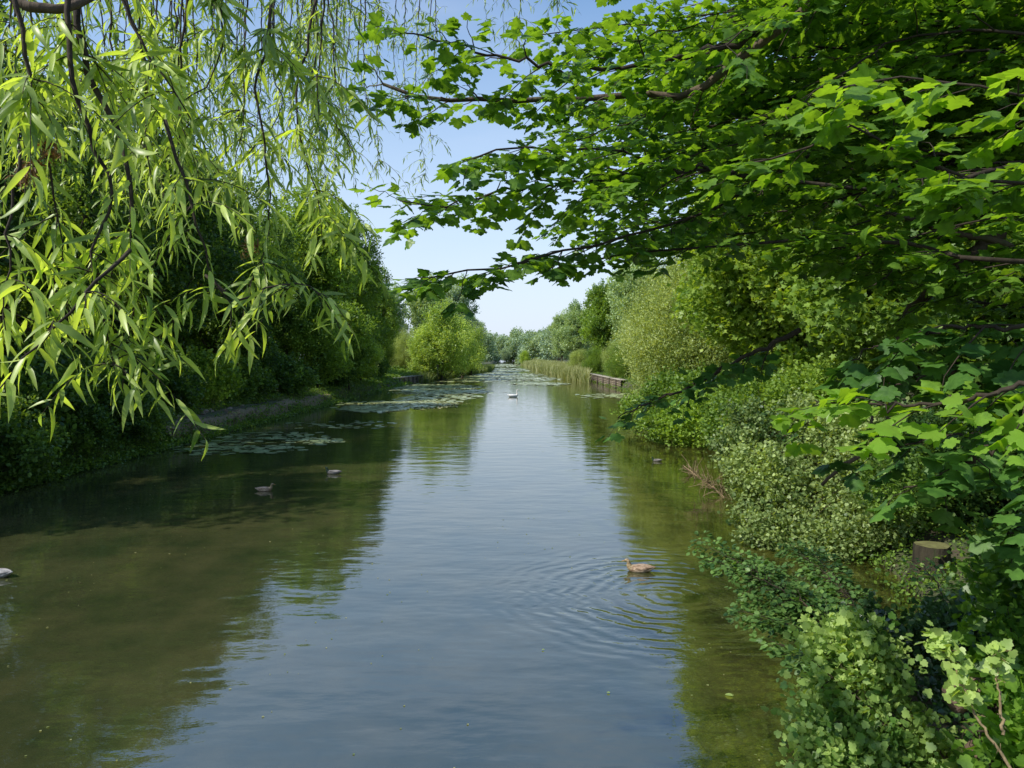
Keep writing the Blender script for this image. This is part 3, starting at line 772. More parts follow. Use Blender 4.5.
def limb(pts, r0, r1):
    b_ = Buf(); tube(b_, smooth_path(pts, 26), np.linspace(r0, r1, 26), 8)
    o_ = b_.build('limb', M['barkmoss'], wil, True); o_.location = -WIL
limb([top, W(60, -260, 4.2), W(200, -200, 4.6), W(330, -160, 6)], .08, .014)
limb([top, W(20, -240, 2.6), W(40, -160, 2.4), W(130, -120, 2.5), W(240, -150, 2.8)], .07, .012)
limb([top, W(200, -330, 7), W(340, -240, 8.5), W(460, -190, 9.5), W(560, -150, 10)], .06, .012)
limb([W(-60, -90, 2.2), W(10, -5, 2.2), W(45, 8, 2.2), W(80, 3, 2.25), W(150, -40, 2.4)], .02, .008)


def willow_shoot(path, r0=.006, leaf=(.075, .115), gap=.022, mat='willow', t0=.15, tint=(.55, .2), spread=1.0, tmpl=T_L, n_side=1, wood='twigblack', part='branch', side_len=.5):
    wd = Buf(); lv = Buf()
    n = max(12, int(pathlen(path) / .06))
    path = smooth_path(path, n)
    path[1:] += g.normal(0, .004, (n - 1, 3))
    rad = np.linspace(r0 * 1.25, .0014, n)
    tube(wd, path, rad, 5)
    P = []; D = []; S = []; T = []
    paths = [(path, max(t0, .5))]
    L_ = pathlen(path)
    nodes = g.uniform(.2, 1.0, max(3, int(L_ * 2.2)))
    for k in range(int(L_ * 8 * n_side)):
        i = int((nodes[k % len(nodes)] + g.normal(0, .012)) * n); i = min(max(i, 1), n - 2)
        ln = g.uniform(.1, side_len)
        d = unit(np.array([g.normal(0, 1), g.normal(0, 1), g.normal(-.1, .4)]))
        tt = np.linspace(0, 1, 8)[:, None]
        sp_ = path[i] + d * ln * tt * .8 + np.array([0, 0, -ln * .55]) * tt ** 1.8
        tube(wd, sp_, np.linspace(.0022, .0008, 8), 4, cap=False)
        paths.append((sp_, .05))
    for p_, s0 in paths:
        L2 = pathlen(p_); m = int(L2 * (1 - s0) / gap)
        if m < 2: m = 2
        idx = s0 + (1 - s0) * (np.arange(m) + .5) / m
        q = idx * (len(p_) - 1); i0 = np.minimum(q.astype(int), len(p_) - 2); f = (q - i0)[:, None]
        c = p_[i0] * (1 - f) + p_[i0 + 1] * f
        t = unit(p_[i0 + 1] - p_[i0])
        az = np.arange(m) * 2.4 + g.uniform(0, 6) + g.normal(0, .3, m)
        lat = np.stack([np.cos(az), np.sin(az), np.zeros(m)], 1)
        d = unit(t * g.uniform(.2, .8, (m, 1)) + lat * g.uniform(.45, 1.2, (m, 1)) * spread + np.array([0, 0, -1]) * g.uniform(-.25, .75, (m, 1)))
        P.append(c); D.append(d); S.append(g.uniform(*leaf, m)); T.append(np.clip(g.normal(*tint, m), 0, 1))
    P = np.concatenate(P); D = np.concatenate(D); S = np.concatenate(S); T = np.concatenate(T)
    nn = len(P)
    nrm = unit(np.array([0, 0, 1.0]) + g.normal(0, .6, (nn, 3)) + unit(np.stack([D[:, 0], D[:, 1], 0 * D[:, 0]], 1)) * .6)
    fr_ = frames(D, nrm); h = g.random(nn) < .55
    lv.scatter(*T_L, P[h], fr_[h], S[h], T[h]); lv.scatter(*T_L2, P[~h], fr_[~h], S[~h], T[~h])
    br = wd.build(part, M[wood], wil, True); br.location = -WIL
    lv.build('foliage', M[mat], br)
    return nn


nw = 0
traced = [
    ([(-10, -120, 2.1), (15, 5, 2.1), (35, 100, 2.15), (45, 150, 2.15), (60, 220, 2.2), (62, 262, 2.2)], .008, .35),
    ([(60, -100, 2.3), (80, 30, 2.3), (95, 90, 2.3), (120, 135, 2.3), (129, 190, 2.3), (132, 295, 2.3), (128, 345, 2.3), (124, 395, 2.3)], .011, .45),
    ([(66, -60, 2.2), (70, 40, 2.2), (75, 90, 2.2), (100, 160, 2.25), (113, 195, 2.25), (95, 240, 2.2), (92, 290, 2.2), (110, 345, 2.2), (120, 385, 2.2)], .008, .4),
    ([(110, -80, 2.6), (128, 5, 2.6), (145, 60, 2.6), (146, 130, 2.6), (150, 190, 2.6)], .006, .3),
    ([(195, -80, 2.8), (188, 5, 2.8), (180, 70, 2.8), (180, 120, 2.8), (178, 170, 2.8)], .006, .25),
    ([(100, -60, 2.4), (140, 40, 2.4), (165, 80, 2.4), (195, 122, 2.4), (205, 150, 2.4)], .005, .3),
    ([(275, -60, 2.9), (268, 40, 2.9), (255, 80, 2.9), (262, 120, 2.9), (270, 200, 2.9), (262, 260, 2.9), (245, 292, 2.9)], .006, .3),
    ([(320, -60, 3.2), (312, 20, 3.2), (296, 105, 3.2), (310, 170, 3.2), (320, 205, 3.2), (323, 250, 3.2)], .006, .3),
    ([(130, 250, 2.1), (100, 278, 2.0), (40, 345, 1.9), (0, 385, 1.85), (-20, 398, 1.8)], .005, .1),
    ([(205, 275, 2.6), (240, 300, 2.6), (262, 288, 2.6), (300, 282, 2.6), (320, 293, 2.6), (318, 320, 2.6)], .004, .35),
    ([(165, 120, 2.3), (190, 200, 2.3), (210, 270, 2.3), (232, 310, 2.3), (225, 345, 2.3)], .005, .2),
    ([(20, 150, 2.0), (10, 250, 2.0), (5, 330, 2.0)], .004, .1),
]
for pix, r0, t0 in traced:
    nw += willow_shoot([W(*p) for p in pix], r0, t0=t0, gap=.024, leaf=(.075, .125), n_side=1.5, tint=(.6, .28), side_len=.16 if pix[-1][1] > 390 and pix[-1][0] < 0 else .42)


def low(px):
    return np.interp(px, [-40, 60, 110, 150, 190, 250, 300, 340, 380, 420, 470], [390, 400, 410, 330, 305, 235, 205, 195, 185, 175, 110])


for i in range(46):
    px = g.uniform(-40, 335) if i > 9 else g.uniform(0, 200); d = g.uniform(2.6, 6.0)
    end = min(low(px) - 30, 290) * g.uniform(.4, .95)
    drift = g.normal(0, 18)
    nw += willow_shoot([W(px - drift, -140, d), W(px - drift * .4 + g.normal(0, 8), end * .35, d), W(px + g.normal(0, 8), end * .7, d), W(px + drift, end, d)], .005, t0=.25, gap=.026, n_side=.9, leaf=(.055, .095), tint=(.5, .3), side_len=.34)
for i in range(34):
    px = g.uniform(200, 440) if i < 30 else g.uniform(470, 560); d = g.uniform(7, 10.5)
    end = low(px) * g.uniform(.5, 1.05) if px < 470 else g.uniform(10, 50)
    nw += willow_shoot([W(px + 10, -130, d), W(px + g.normal(0, 6), end * .4, d), W(px + g.normal(0, 8), end, d)], .008, t0=.35, gap=.05, n_side=1.1, tint=(.45, .25), leaf=(.07, .10), mat='willow')
print('willow leaves', nw)
# dry catkin bunch
g2 = np.random.default_rng(3)
for c_, n_ in [(W(27, 170, 2.15), 110), (W(50, 148, 2.15), 60), (W(250, 245, 2.9), 50)]:
    b = Buf()
    P = c_ + g2.normal(0, .015, (n_, 3)) * np.array([1, 1, 1.3]); D = unit(g2.normal(0, 1, (n_, 3)) + np.array([0, 0, -.8]))
    b.scatter(*T_L2, P, frames(D, unit(g2.normal(0, 1, (n_, 3)))), g2.uniform(.02, .04, n_), g2.uniform(0, .9, n_))
    o = b.build('dry_catkins', M['deadleaf'], wil); o.location = -WIL; o['label'] = 'brown dried catkins among the leaves'

# ================================================================ undergrowth
g = np.random.default_rng(55)


def cover(name, side, y0, y1, n, mat, label, wmax, hmax, leaf, skip=None):
    b = Buf()
    m = n // 14
    ys = y0 * (y1 / y0) ** g.random(m)
    ds = wmax * g.random(m) ** 1.3 - .25
    P = []; S = []; T = []
    for y, d in zip(ys, ds):
        if skip and skip(y, d): continue
        x = xl(y) - d if side < 0 else xr(y) + d
        h = hmax * g.uniform(.3, 1) * min(1.6, .6 + max(d, 0) * .3)
        k = 14
        c = np.array([x, y, (gz(x, y) if d > 0 else 0.02)])
        P.append(c + np.stack([g.normal(0, .22, k), g.normal(0, .22, k), np.abs(g.random(k)) * h], 1))
        S.append(g.uniform(.6, 1.3, k) * leaf * (1 + y / 90)); T.append(np.clip(g.normal(.4, .15) + g.normal(0, .12, k), 0, 1))
    P = np.concatenate(P); S = np.concatenate(S); T = np.concatenate(T); k = len(P)
    D = unit(g.normal(0, .8, (k, 3)) + np.array([.4 * -side, -.3, .3]))
    nr = unit(g.normal(0, .5, (k, 3)) + np.array([0, 0, .9]))
    b.scatter(*T_O, P, frames(D, nr), S, T)
    o = b.build(name, M[mat]); tag(o, label, 'undergrowth', kind='stuff')


cover('bank_undergrowth', -1, 17, 120, 60000, 'dark', 'low dark leafy ground cover on the left bank', 9, .5, .08, skip=lambda y, d: 36 < y < 57 and .3 < d < 1.1)
cover('bank_undergrowth', -1, 80, 135, 30000, 'mid', 'grass and weeds on the open ground behind the left landing stage', 26, .5, .1)
cover('bank_undergrowth', 1, 9, 120, 70000, 'mid', 'low leafy ground cover on the right bank', 9, .5, .06)
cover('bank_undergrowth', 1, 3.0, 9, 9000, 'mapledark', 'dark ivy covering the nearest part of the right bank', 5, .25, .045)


def blades(name, label, cat, spots, h, wd, mat, droop=.3):
    b = Buf()
    v = np.array([[-1, 0, 0], [1, 0, 0], [.7, .5, .06], [-.7, .5, .06], [0, 1, .3]]) * np.array([wd / h * .5, 1, 1])
    P = np.array(spots); k = len(P)
    D = unit(g.normal(0, .16, (k, 3)) + np.array([0, 0, 1.0])); nr = unit(g.normal(0, 1, (k, 3)) * np.array([1, 1, .1]))
    b.scatter(v, [(0, 1, 2, 3), (3, 2, 4)], P, frames(D, nr), h * g.uniform(.5, 1.15, k), np.clip(g.normal(.45, .22, k), 0, 1))
    o = b.build(name, M[mat]); tag(o, label, cat, kind='stuff')


cover('bank_undergrowth', -1, 21, 64, 26000, 'dark', 'weeds and ivy hanging over the left bank edging', .7, .55, .07)
# reeds: right bed in front of the wall and beyond, left tufts
sp = []
for i in range(34000):
    y = 101 * (430 / 101) ** (g.random() ** 1.1)
    r = xr(y) + .5; inner = np.interp(y, [100, 112, 130, 230, 430], [13.4, 11.0, 9.9, 8.6, 7.4]) + .35 * math.sin(y * .35)
    x = inner + (r - inner + 1.5) * g.random() ** .8
    if x > .1145 * y + g.normal(0, .12): continue
    sp.append((x, y, -.05 if x < r else .5))
blades('reed_bed', 'tall pale green reeds lining the far right waterline', 'reeds', sp, 2.0, .13, 'reed')
sp = []
for i in range(14000):
    y = g.uniform(106, 215); e_ = np.interp(y, [106, 120, 150, 176, 215], [-12.2, -9.2, -6.0, -2.6, -2.2]); sp.append((e_ - abs(g.normal(0, 1.6)), y, 0))
blades('reed_fringe', 'green reeds at the foot of the far left willow bushes', 'reeds', sp, 1.5, .12, 'grass')
sp = []
for i in range(22000):
    y = 18 * (90 / 20) ** g.random(); d = g.random() ** 2 * 1.4
    if 34 < y < 50 and .4 < d < 1.1: continue
    sp.append((xl(y) - d, y, gz(xl(y) - d, y) - .05))
blades('bank_grass', 'tufts of grass hanging along the edge of the left bank', 'grass', sp, .38, .02, 'grass')

# ---------------------------------------------------------------- water lilies
def pad_mesh():
    a = np.linspace(.25, 2 * math.pi - .25, 13)
    v = [(0, 0, .008)] + [(math.cos(t), math.sin(t), .008 + .03 * (0.5 + .5 * math.sin(3 * t)) * .5) for t in a]
    return np.array(v), [(0, i, i + 1) for i in range(1, 13)]


PV, PF = pad_mesh()


def patch_pts(n, poly, mind=0.0):
    """n random water points inside photo-space ellipses (px,py,rx,ry)"""
    out = []
    while len(out) < n:
        cx, cy, rx, ry = poly[int(g.integers(len(poly)))]
        a = g.uniform(0, 2 * math.pi); r = math.sqrt(g.random()) * (1 + .15 * g.normal())
        px = cx + rx * r * math.cos(a); py = cy + ry * r * math.sin(a)
        d = H_CAM * F / (py - 355); x = (px - 502) / F * d
        if x < xl(d) + .1 or x > xr(d) - .3: continue
        if all((x - q[0]) ** 2 + (d - q[1]) ** 2 > mind ** 2 for q in out[-120:]): out.append((x, d))
    return out


near = patch_pts(300, [(235, 444, 55, 6), (262, 449, 40, 4), (215, 450, 40, 5), (285, 436, 50, 4), (318, 441, 30, 3), (350, 425, 60, 4), (250, 437, 40, 5)], .22)
pm = None
for i, (x, y) in enumerate(near):
    if pm is None:
        b = Buf(); b.add(PV, PF, .5); po = b.build('lily_pad', M['lily']); pm = po
    else:
        po = pm.copy(); COL.objects.link(po)
    s_ = g.uniform(.13, .27)
    po.scale = (s_, s_, s_); po.location = (x, y, .004 + .004 * (i % 5)); po.rotation_euler = (g.normal(0, .05), g.normal(0, .05), g.uniform(0, 6))
    tag(po, 'round lily pad floating in the shaded patch below the earth ledge', 'lily pad', 'lily pads near the left bank')
b = Buf(); n = 0; P = []; S = []
mid_ = patch_pts(900, [(390, 405, 55, 4), (420, 402, 40, 3), (372, 409, 30, 3), (445, 397, 35, 3), (620, 396, 35, 2.5), (655, 392, 20, 2)])
far_ = patch_pts(6500, [(430, 388, 45, 4), (470, 379, 45, 3), (500, 375, 40, 2), (520, 379, 35, 2), (505, 370, 22, 2.0), (540, 384, 25, 1.2), (505, 365.5, 14, 1.5), (450, 392, 40, 2), (478, 372.5, 25, 2)])
for (x, y) in mid_ + far_:
    P.append((x, y, .010 + .004 * (n % 7))); S.append(g.uniform(.16, .32) * (1 + y / 260)); n += 1
P = np.array(P); k = len(P)
b.scatter(PV, PF, P, frames(unit(np.stack([g.normal(0, 1, k), g.normal(0, 1, k), 0 * P[:, 0]], 1)), unit(np.array([0, 0, 1.0]) + g.normal(0, .06, (k, 3)))), np.array(S), np.clip(g.normal(.6, .22, k), 0, 1))
o = b.build('lily_cover', M['lily']); tag(o, 'sheets of lily leaves covering the far water', 'water lilies', kind='stuff')
b = Buf()
al = patch_pts(2600, [(400, 406, 55, 3.2), (425, 403, 35, 2.5), (375, 408, 25, 2), (455, 387, 25, 2), (430, 393, 35, 1.5)])
P = np.array([(x, y, .006 + .003 * (i % 6)) for i, (x, y) in enumerate(al)]); k = len(P)
b.scatter(*T_O, P, frames(unit(np.stack([g.normal(0, 1, k), g.normal(0, 1, k), 0 * P[:, 0]], 1)), np.tile([0, 0, 1.0], (k, 1))), g.uniform(.15, .4, k), g.random(k))
o = b.build('floating_weed', M['algae']); tag(o, 'yellow green weed floating beside the left bank', 'pond weed', kind='stuff')
# specks and seeds drifting on the surface
sp_ = []
while len(sp_) < 420:
    y = 7 * (60 / 7) ** g.random(); x = g.uniform(xl(y) + .3, xr(y) - .3)
    if math.sin(x * 1.3 + .4 * y) + math.sin(.5 * y - x) + g.normal(0, .6) > .5: sp_.append((x, y, .006))
P = np.array(sp_); k = len(P); b = Buf()
b.scatter(*T_O, P, frames(unit(np.stack([g.normal(0, 1, k), g.normal(0, 1, k), 0 * P[:, 0]], 1)), np.tile([0, 0, 1.0], (k, 1))), g.uniform(.012, .035, k) * (1 + P[:, 1] / 40), g.random(k))
o = b.build('floating_specks', M['reed']); tag(o, 'tiny seeds and leaf scraps floating on the water', 'floating scraps', kind='stuff')
# fallen leaves drifting
for (px, py, lab) in [(738, 704, 'pale fallen leaf floating alone near the bottom right'), (612, 700, 'tiny fallen leaf floating below the brown duck'), (545, 655, 'tiny fallen leaf floating at mid water')]:
    d = H_CAM * F / (py - 355); b = Buf(); b.add(T_O[0] * (.10 if px == 738 else .045), T_O[1], .9)
    o = b.build('floating_leaf', M['currant']); o.location = ((px - 502) / F * d, d, .012); o.rotation_euler = (0, 0, 1.0); tag(o, lab, 'leaf')

# ================================================================ canal walls
M['timber'] = noisemat('weathered_timber', [(.3, (.11, .09, .06)), (.7, (.28, .23, .165))], 2.5, stretch=(.3, .3, 3), bump=.5)
M['timberdark'] = noisemat('wet_timber', [(.3, (.05, .04, .03)), (.7, (.13, .10, .08))], 2.5, stretch=(.3, .3, 3), bump=.5)
M['coping'] = noisemat('pale_coping', [(.3, (.24, .22, .17)), (.7, (.42, .38, .30))], 4)


def box(b, p0, p1, z0, z1, th, mat=0, tint=.5):
    """upright slab along p0-p1 (xy), thickness th to its left"""
    p0 = np.array(p0, float); p1 = np.array(p1, float); d = unit(p1 - p0); nrm = np.array([-d[1], d[0]]) * th
    c = [p0, p1, p1 + nrm, p0 + nrm]
    v = [(q[0], q[1], z0) for q in c] + [(q[0], q[1], z1) for q in c]
    b.add(v, [(0, 1, 5, 4), (1, 2, 6, 5), (2, 3, 7, 6), (3, 0, 4, 7), (4, 5, 6, 7), (3, 2, 1, 0)], tint, mat)


def canal_wall(name, pts, hgt, side, label, cat, posts):
    e = empty(name, (*pts[0], 0), 0, 1, label, cat)
    wb = Buf(); cb = Buf(); o0 = np.array(pts[0])
    for a, c in zip(pts[:-1], pts[1:]):
        a = np.array(a) - o0; c = np.array(c) - o0
        nb = 5
        for k in range(nb):
            z0 = -.2 + (hgt + .2) * k / nb; z1 = -.2 + (hgt + .2) * (k + 1) / nb - .02
            box(wb, a, c, z0, z1, side * (.12 + .01 * (k % 2)))
        d = unit(c - a); nn_ = np.array([-d[1], d[0]]) * side
        box(cb, a - nn_ * .08, c - nn_ * .08, hgt + .003, hgt + .09, side * 1.1)
    wb.build('wall_boards', M['timber'], e); cb.build('coping', M['coping'], e)
    tot = [np.array(p) - o0 for p in pts]
    for k in range(posts):
        f = (k + .5) / posts; q = tot[0] * (1 - f) + tot[-1] * f
        pb_ = Buf(); d = unit(tot[-1] - tot[0]); nn_ = np.array([-d[1], d[0]]) * side
        box(pb_, q - nn_ * .17 - d * .09, q - nn_ * .17 + d * .09, -.5, hgt - .05, side * .14)
        pb_.build('post', M['timberdark'], e)


M['darkstone'] = noisemat('damp_stone', [(.3, (.05, .038, .02)), (.52, (.24, .18, .10)), (.66, (.06, .085, .02))], 2.2, bump=1.0, bdist=.08)
b = Buf(); ys = np.arange(33, 62, .35)
prof = [(.16, -.4), (.10, .2), (.04, .55), (.0, .80), (-.12, .90), (-.55, .97)]
V = []
for y in ys:
    for dx, z in prof: V.append((xl(y) + dx + g.normal(0, .06) + .15 * math.sin(y * .7) * (1 - max(z, 0)), y + g.normal(0, .08), z * .92 + .06 * math.sin(y * .9) + g.normal(0, .05)))
k = len(prof); V = np.array(V); o0 = V[0].copy()
b.add(V - o0, [(i * k + j, (i + 1) * k + j, (i + 1) * k + j + 1, i * k + j + 1) for i in range(len(ys) - 1) for j in range(k - 1)])
o = b.build('bank_edging', M['darkstone'], None, True); o.location = o0; tag(o, 'dark damp stone edging under the earth ledge of the left bank', 'edging')
canal_wall('landing_stage', [(-14.2, 92), (-11.6, 110)], 1.0, 1, 'low dark timber landing stage on the far left waterline', 'landing stage', 8)
canal_wall('canal_wall', [(13.9, 88), (13.8, 122)], 1.0, -1, 'brown timber faced wall along the right waterline beside the reeds', 'wall', 6)
b = Buf(); tube(b, [(0, 0, -.2), (0, 0, 1.9)], [.045, .04], 8); box(b, (-.1, -.05), (.1, -.05), 1.9, 2.15, .03)
o = b.build('marker_post', M['timberdark']); o.location = W(438, 380, 106) * np.array([1, 1, 0]) + np.array([-.0, 0, .5]); tag(o, 'thin dark post beside the reeds at the end of the left landing stage', 'post')
# wooden post deck under it
# loose stones on the earth ledge
M['stone'] = noisemat('pinkish_stone', [(.3, (.20, .14, .11)), (.7, (.42, .33, .28))], 3)
import bmesh
st = None
for i in range(22):
    px = g.uniform(172, 300); py = np.interp(px, [172, 300], [421, 405]) + g.normal(0, .6)
    d = 3.02 * F / (py - 355); x = -15.3 - g.random() * .9; d = abs(x) / ((502 - px) / F)
    if st is None:
        bm = bmesh.new(); bmesh.ops.create_icosphere(bm, subdivisions=2, radius=1)
        for v in bm.verts: v.co *= 1 + g.normal(0, .09); v.co.z *= .55
        me = bpy.data.meshes.new('stone'); bm.to_mesh(me); bm.free(); me.materials.append(M['stone'])
        o = bpy.data.objects.new('stone', me); st = o
    else: o = st.copy()
    COL.objects.link(o)
    q = g.uniform(.09, .24); o.scale = (q * 1.3, q, q); o.location = (x, d, gz(x, d) + q * .25); o.rotation_euler = (0, 0, g.uniform(0, 6))
    tag(o, 'small pinkish stone lying on the sunlit earth ledge of the left bank', 'stone', 'stones on the left earth ledge')

# ================================================================ birds
def loft(b, sec, sides=14, mats=None, tint=.5):
    """sec rows: x, y, z, halfwidth(x), halfheight; rings perpendicular to the spine"""
    s_ = np.array(sec, float); n = len(s_); c = s_[:, :3]; t = unit(np.gradient(c, axis=0))
    u = np.tile([1.0, 0, 0], (n, 1)); u = unit(u - t * (u * t).sum(1, keepdims=True)); w_ = np.cross(t, u)
    a = np.arange(sides) / sides * 2 * np.pi
    ring = c[:, None] + s_[:, 3, None, None] * np.cos(a)[None, :, None] * u[:, None] + s_[:, 4, None, None] * np.sin(a)[None, :, None] * w_[:, None]
    b.add(ring.reshape(-1, 3), [tuple(range(sides - 1, -1, -1)), tuple((n - 1) * sides + j for j in range(sides))], tint, (mats[0] if mats else 0))
    base = b.n - n * sides
    for i in range(n - 1):
        f = [(i * sides + j, i * sides + (j + 1) % sides, (i + 1) * sides + (j + 1) % sides, (i + 1) * sides + j) for j in range(sides)]
        li = np.concatenate([np.asarray(q) for q in f]) + base
        b.lt.append(np.full(len(f), 4)); b.li.append(li); b.m.append(np.full(len(f), mats[i] if mats else 0))


def interp_sec(sec, n):
    s_ = np.array(sec, float); p = smooth_path(s_[:, :3], n)
    cum = np.concatenate([[0], np.cumsum(np.linalg.norm(np.diff(s_[:, :3], axis=0), axis=1))]); q = np.linspace(0, cum[-1], n)
    return np.column_stack([p, np.interp(q, cum, s_[:, 3]), np.interp(q, cum, s_[:, 4])]), q / cum[-1]


def feather(name, a, c, scale=22, st=(1, .4, 1)): return noisemat(name, [(.42, a), (.6, c)], scale, 4, .7, .15, st, bscale=60, bdist=.002)


BM = {'hen': [feather('hen_body', (.22, .14, .085), (.58, .45, .32)), feather('hen_head', (.2, .14, .07), (.42, .33, .2), 40), feather('hen_wing', (.16, .095, .055), (.55, .40, .28), 30), noisemat('hen_bill', [(0, (.25, .13, .04)), (1, (.4, .22, .07))], 20)],
      'drake': [feather('drake_body', (.11, .10, .09), (.24, .22, .20), 50), feather('drake_head', (.008, .02, .012), (.02, .05, .025)), feather('drake_wing', (.06, .05, .045), (.38, .35, .32), 9, (1, .3, 3)), noisemat('drake_bill', [(0, (.35, .3, .06)), (1, (.5, .42, .08))], 20)],
      'grey': [feather('grey_body', (.22, .21, .2), (.42, .41, .4), 30), feather('grey_head', (.03, .03, .03), (.06, .06, .05)), feather('grey_wing', (.1, .09, .09), (.4, .38, .36), 9, (1, .3, 3)), noisemat('grey_bill', [(0, (.3, .25, .06)), (1, (.5, .42, .08))], 20)],
      'swan': [feather('swan_body', (.75, .74, .7), (.85, .84, .8)), feather('swan_neck', (.72, .68, .6), (.82, .8, .74)), feather('swan_wing', (.78, .77, .74), (.87, .86, .83)), noisemat('swan_bill', [(0, (.5, .08, .014)), (1, (.6, .22, .04))], 20)]}
M['eye'] = noisemat('dark_eye', [(0, (.01, .008, .006)), (1, (.015, .012, .01))], 5, rough=.2)
DUCKSEC = [(0, -.30, .095, .006, .004), (0, -.25, .082, .045, .02), (0, -.17, .06, .085, .055), (0, -.04, .045, .112, .082), (0, .08, .045, .108, .082),
           (0, .165, .065, .08, .07), (0, .205, .11, .048, .05), (0, .212, .155, .033, .034), (0, .224, .19, .036, .037), (0, .248, .207, .036, .034), (0, .278, .203, .026, .024), (0, .294, .197, .010, .010)]
SWANSEC = [(0, -.72, .34, .01, .01), (0, -.60, .27, .10, .06), (0, -.38, .17, .22, .17), (0, -.05, .12, .28, .22), (0, .25, .12, .24, .2), (0, .44, .2, .14, .15),
           (0, .52, .34, .075, .08), (0, .50, .50, .052, .055), (0, .46, .66, .045, .047), (0, .48, .80, .042, .044), (0, .56, .87, .048, .05), (0, .64, .86, .045, .042), (0, .70, .835, .02, .02)]


def bird(kind, loc, rz, label, cat='duck', scale=1.0, name='duck'):
    e = empty(name, loc, rz, scale, label, cat)
    big = kind == 'swan'
    sec, q = interp_sec(SWANSEC if big else DUCKSEC, 30)
    cut = .62 if not big else .5
    b_ = Buf(); loft(b_, sec, 16, [1 if v > cut + .04 else 0 for v in q]); b_.build('body', BM[kind][:2], e, True)
    k = 2.45 if big else 1
    for sx in (-1, 1):
        wb_ = Buf()
        ws = [(sx * .02 * k, -.255 * k, .098 * k, .004 * k, .004 * k), (sx * .055 * k, -.2 * k, .09 * k, .018 * k, .018 * k), (sx * .083 * k, -.1 * k, .078 * k, .026 * k, .045 * k), (sx * .092 * k, .0, .07 * k, .024 * k, .052 * k), (sx * .085 * k, .09 * k, .066 * k, .018 * k, .042 * k), (sx * .07 * k, .14 * k, .07 * k, .006 * k, .012 * k)]
        s2, _ = interp_sec(ws, 14); loft(wb_, s2, 10); wb_.build('wing', BM[kind][2], e, True)
    hx = np.array([0, .70, .835]) if big else np.array([0, .288, .198])
    bb = Buf(); kk = 1.6 if big else 1
    loft(bb, [(0, hx[1] - .01, hx[2] + .002, .013 * kk, .012 * kk), (0, hx[1] + .02 * kk, hx[2] - .006, .013 * kk, .008 * kk), (0, hx[1] + .045 * kk, hx[2] - .012 * kk, .016 * kk, .005 * kk), (0, hx[1] + .058 * kk, hx[2] - .014 * kk, .008 * kk, .003 * kk)], 10)
    bb.build('bill', BM[kind][3], e, True)
    for sx in (-1, 1):
        eb = Buf(); h = np.array([sx * (.042 if big else .031), (.62 if big else .255), (.88 if big else .214)]); r_ = .012 if big else .006
        loft(eb, [(h[0], h[1] - r_, h[2], .001, .001), (h[0], h[1] - r_ * .5, h[2], r_ * .85, r_ * .85), (h[0], h[1], h[2], r_, r_), (h[0], h[1] + r_ * .5, h[2], r_ * .85, r_ * .85), (h[0], h[1] + r_, h[2], .001, .001)], 8)
        eb.build('eye', M['eye'], e, True)
    return e


bird('hen', (DUCK[0], DUCK[1], 0), R(82), 'brown speckled duck swimming left in the sunlit right half of the water', scale=.98)
def onwater(px, py):
    d = H_CAM * F / (py - 355); return ((px - 502) / F * d, d, 0)
bird('drake', onwater(333, 474), R(85), 'grey duck with dark head swimming left in the shaded reflection')
bird('hen', onwater(264, 491), R(-88), 'dull brown duck swimming right in the darkest water', scale=.95)
bird('drake', onwater(658, 462), R(80), 'small dark headed duck by the right bank bushes', scale=.72)
bird('grey', onwater(-4, 577), R(80), 'pale grey duck cut off by the left frame edge', scale=1.1)
bird('swan', onwater(513, 397), R(-75), 'white swan far down the middle of the canal', 'swan', name='swan', scale=.8)

# ================================================================ right bank close up
def blob_bush(name, label, cat, centre, blobs, spa, lps, spr, leaf, tmpl, mat, group=None, stems=8, seed=1, wood='twig', base=None, **kw):
    g_ = np.random.default_rng(seed); c0 = np.array(centre, float)
    e = empty(name, c0, 0, 1, label, cat, group)
    bl = [(np.array(c, float) - c0, np.array([r, r, r * .8]) if np.isscalar(r) else np.array(r)) for c, r in blobs]
    cb = Buf(); sv = []
    n = crown_leaves_free(g_, bl, spa, lps, spr, leaf, tmpl, cb, c0[2], **kw)
    cb.build('foliage', M[mat], e)
    wb_ = Buf()
    for c, r in bl:
        for _ in range(max(1, stems // len(bl) + 1)):
            q = g_.normal(0, .12, 3) * np.array([1, 1, 0]); end = c + unit(g_.normal(size=3)) * r * .95
            mid = (q + end) / 2 + np.array([0, 0, .15 * np.linalg.norm(end)]) + g_.normal(0, .08, 3)
            pth = smooth_path([q, mid, end], 16); L_ = pathlen(pth)
            tube(wb_, pth, np.linspace(.012 + .006 * L_, .002, 16), 5, cap=False)
            for k in range(5):
                i = int(g_.integers(5, 15)); tip = pth[i] + unit(g_.normal(size=3)) * r * .5
                tube(wb_, smooth_path([pth[i], (pth[i] + tip) / 2 + g_.normal(0, .03, 3), tip], 6), np.linspace(.006, .0015, 6), 4, cap=False)
    wb_.build('stem', M[wood], e, True)
    return n


def crown_leaves_free(g_, bl, spa, lps, spr, leaf, tmpl, cb, z0, **kw):
    sh = [(c + np.array([0, 0, z0]), r) for c, r in bl]
    n = crown_leaves(g_, sh, spa, lps, spr, leaf, tmpl, cb, **kw)
    cb.v[-1] = cb.v[-1] - np.array([0, 0, z0])
    return n


def blobs_px(lst): return [(W(px, py, d), r) for px, py, d, r in lst]


nb = 0
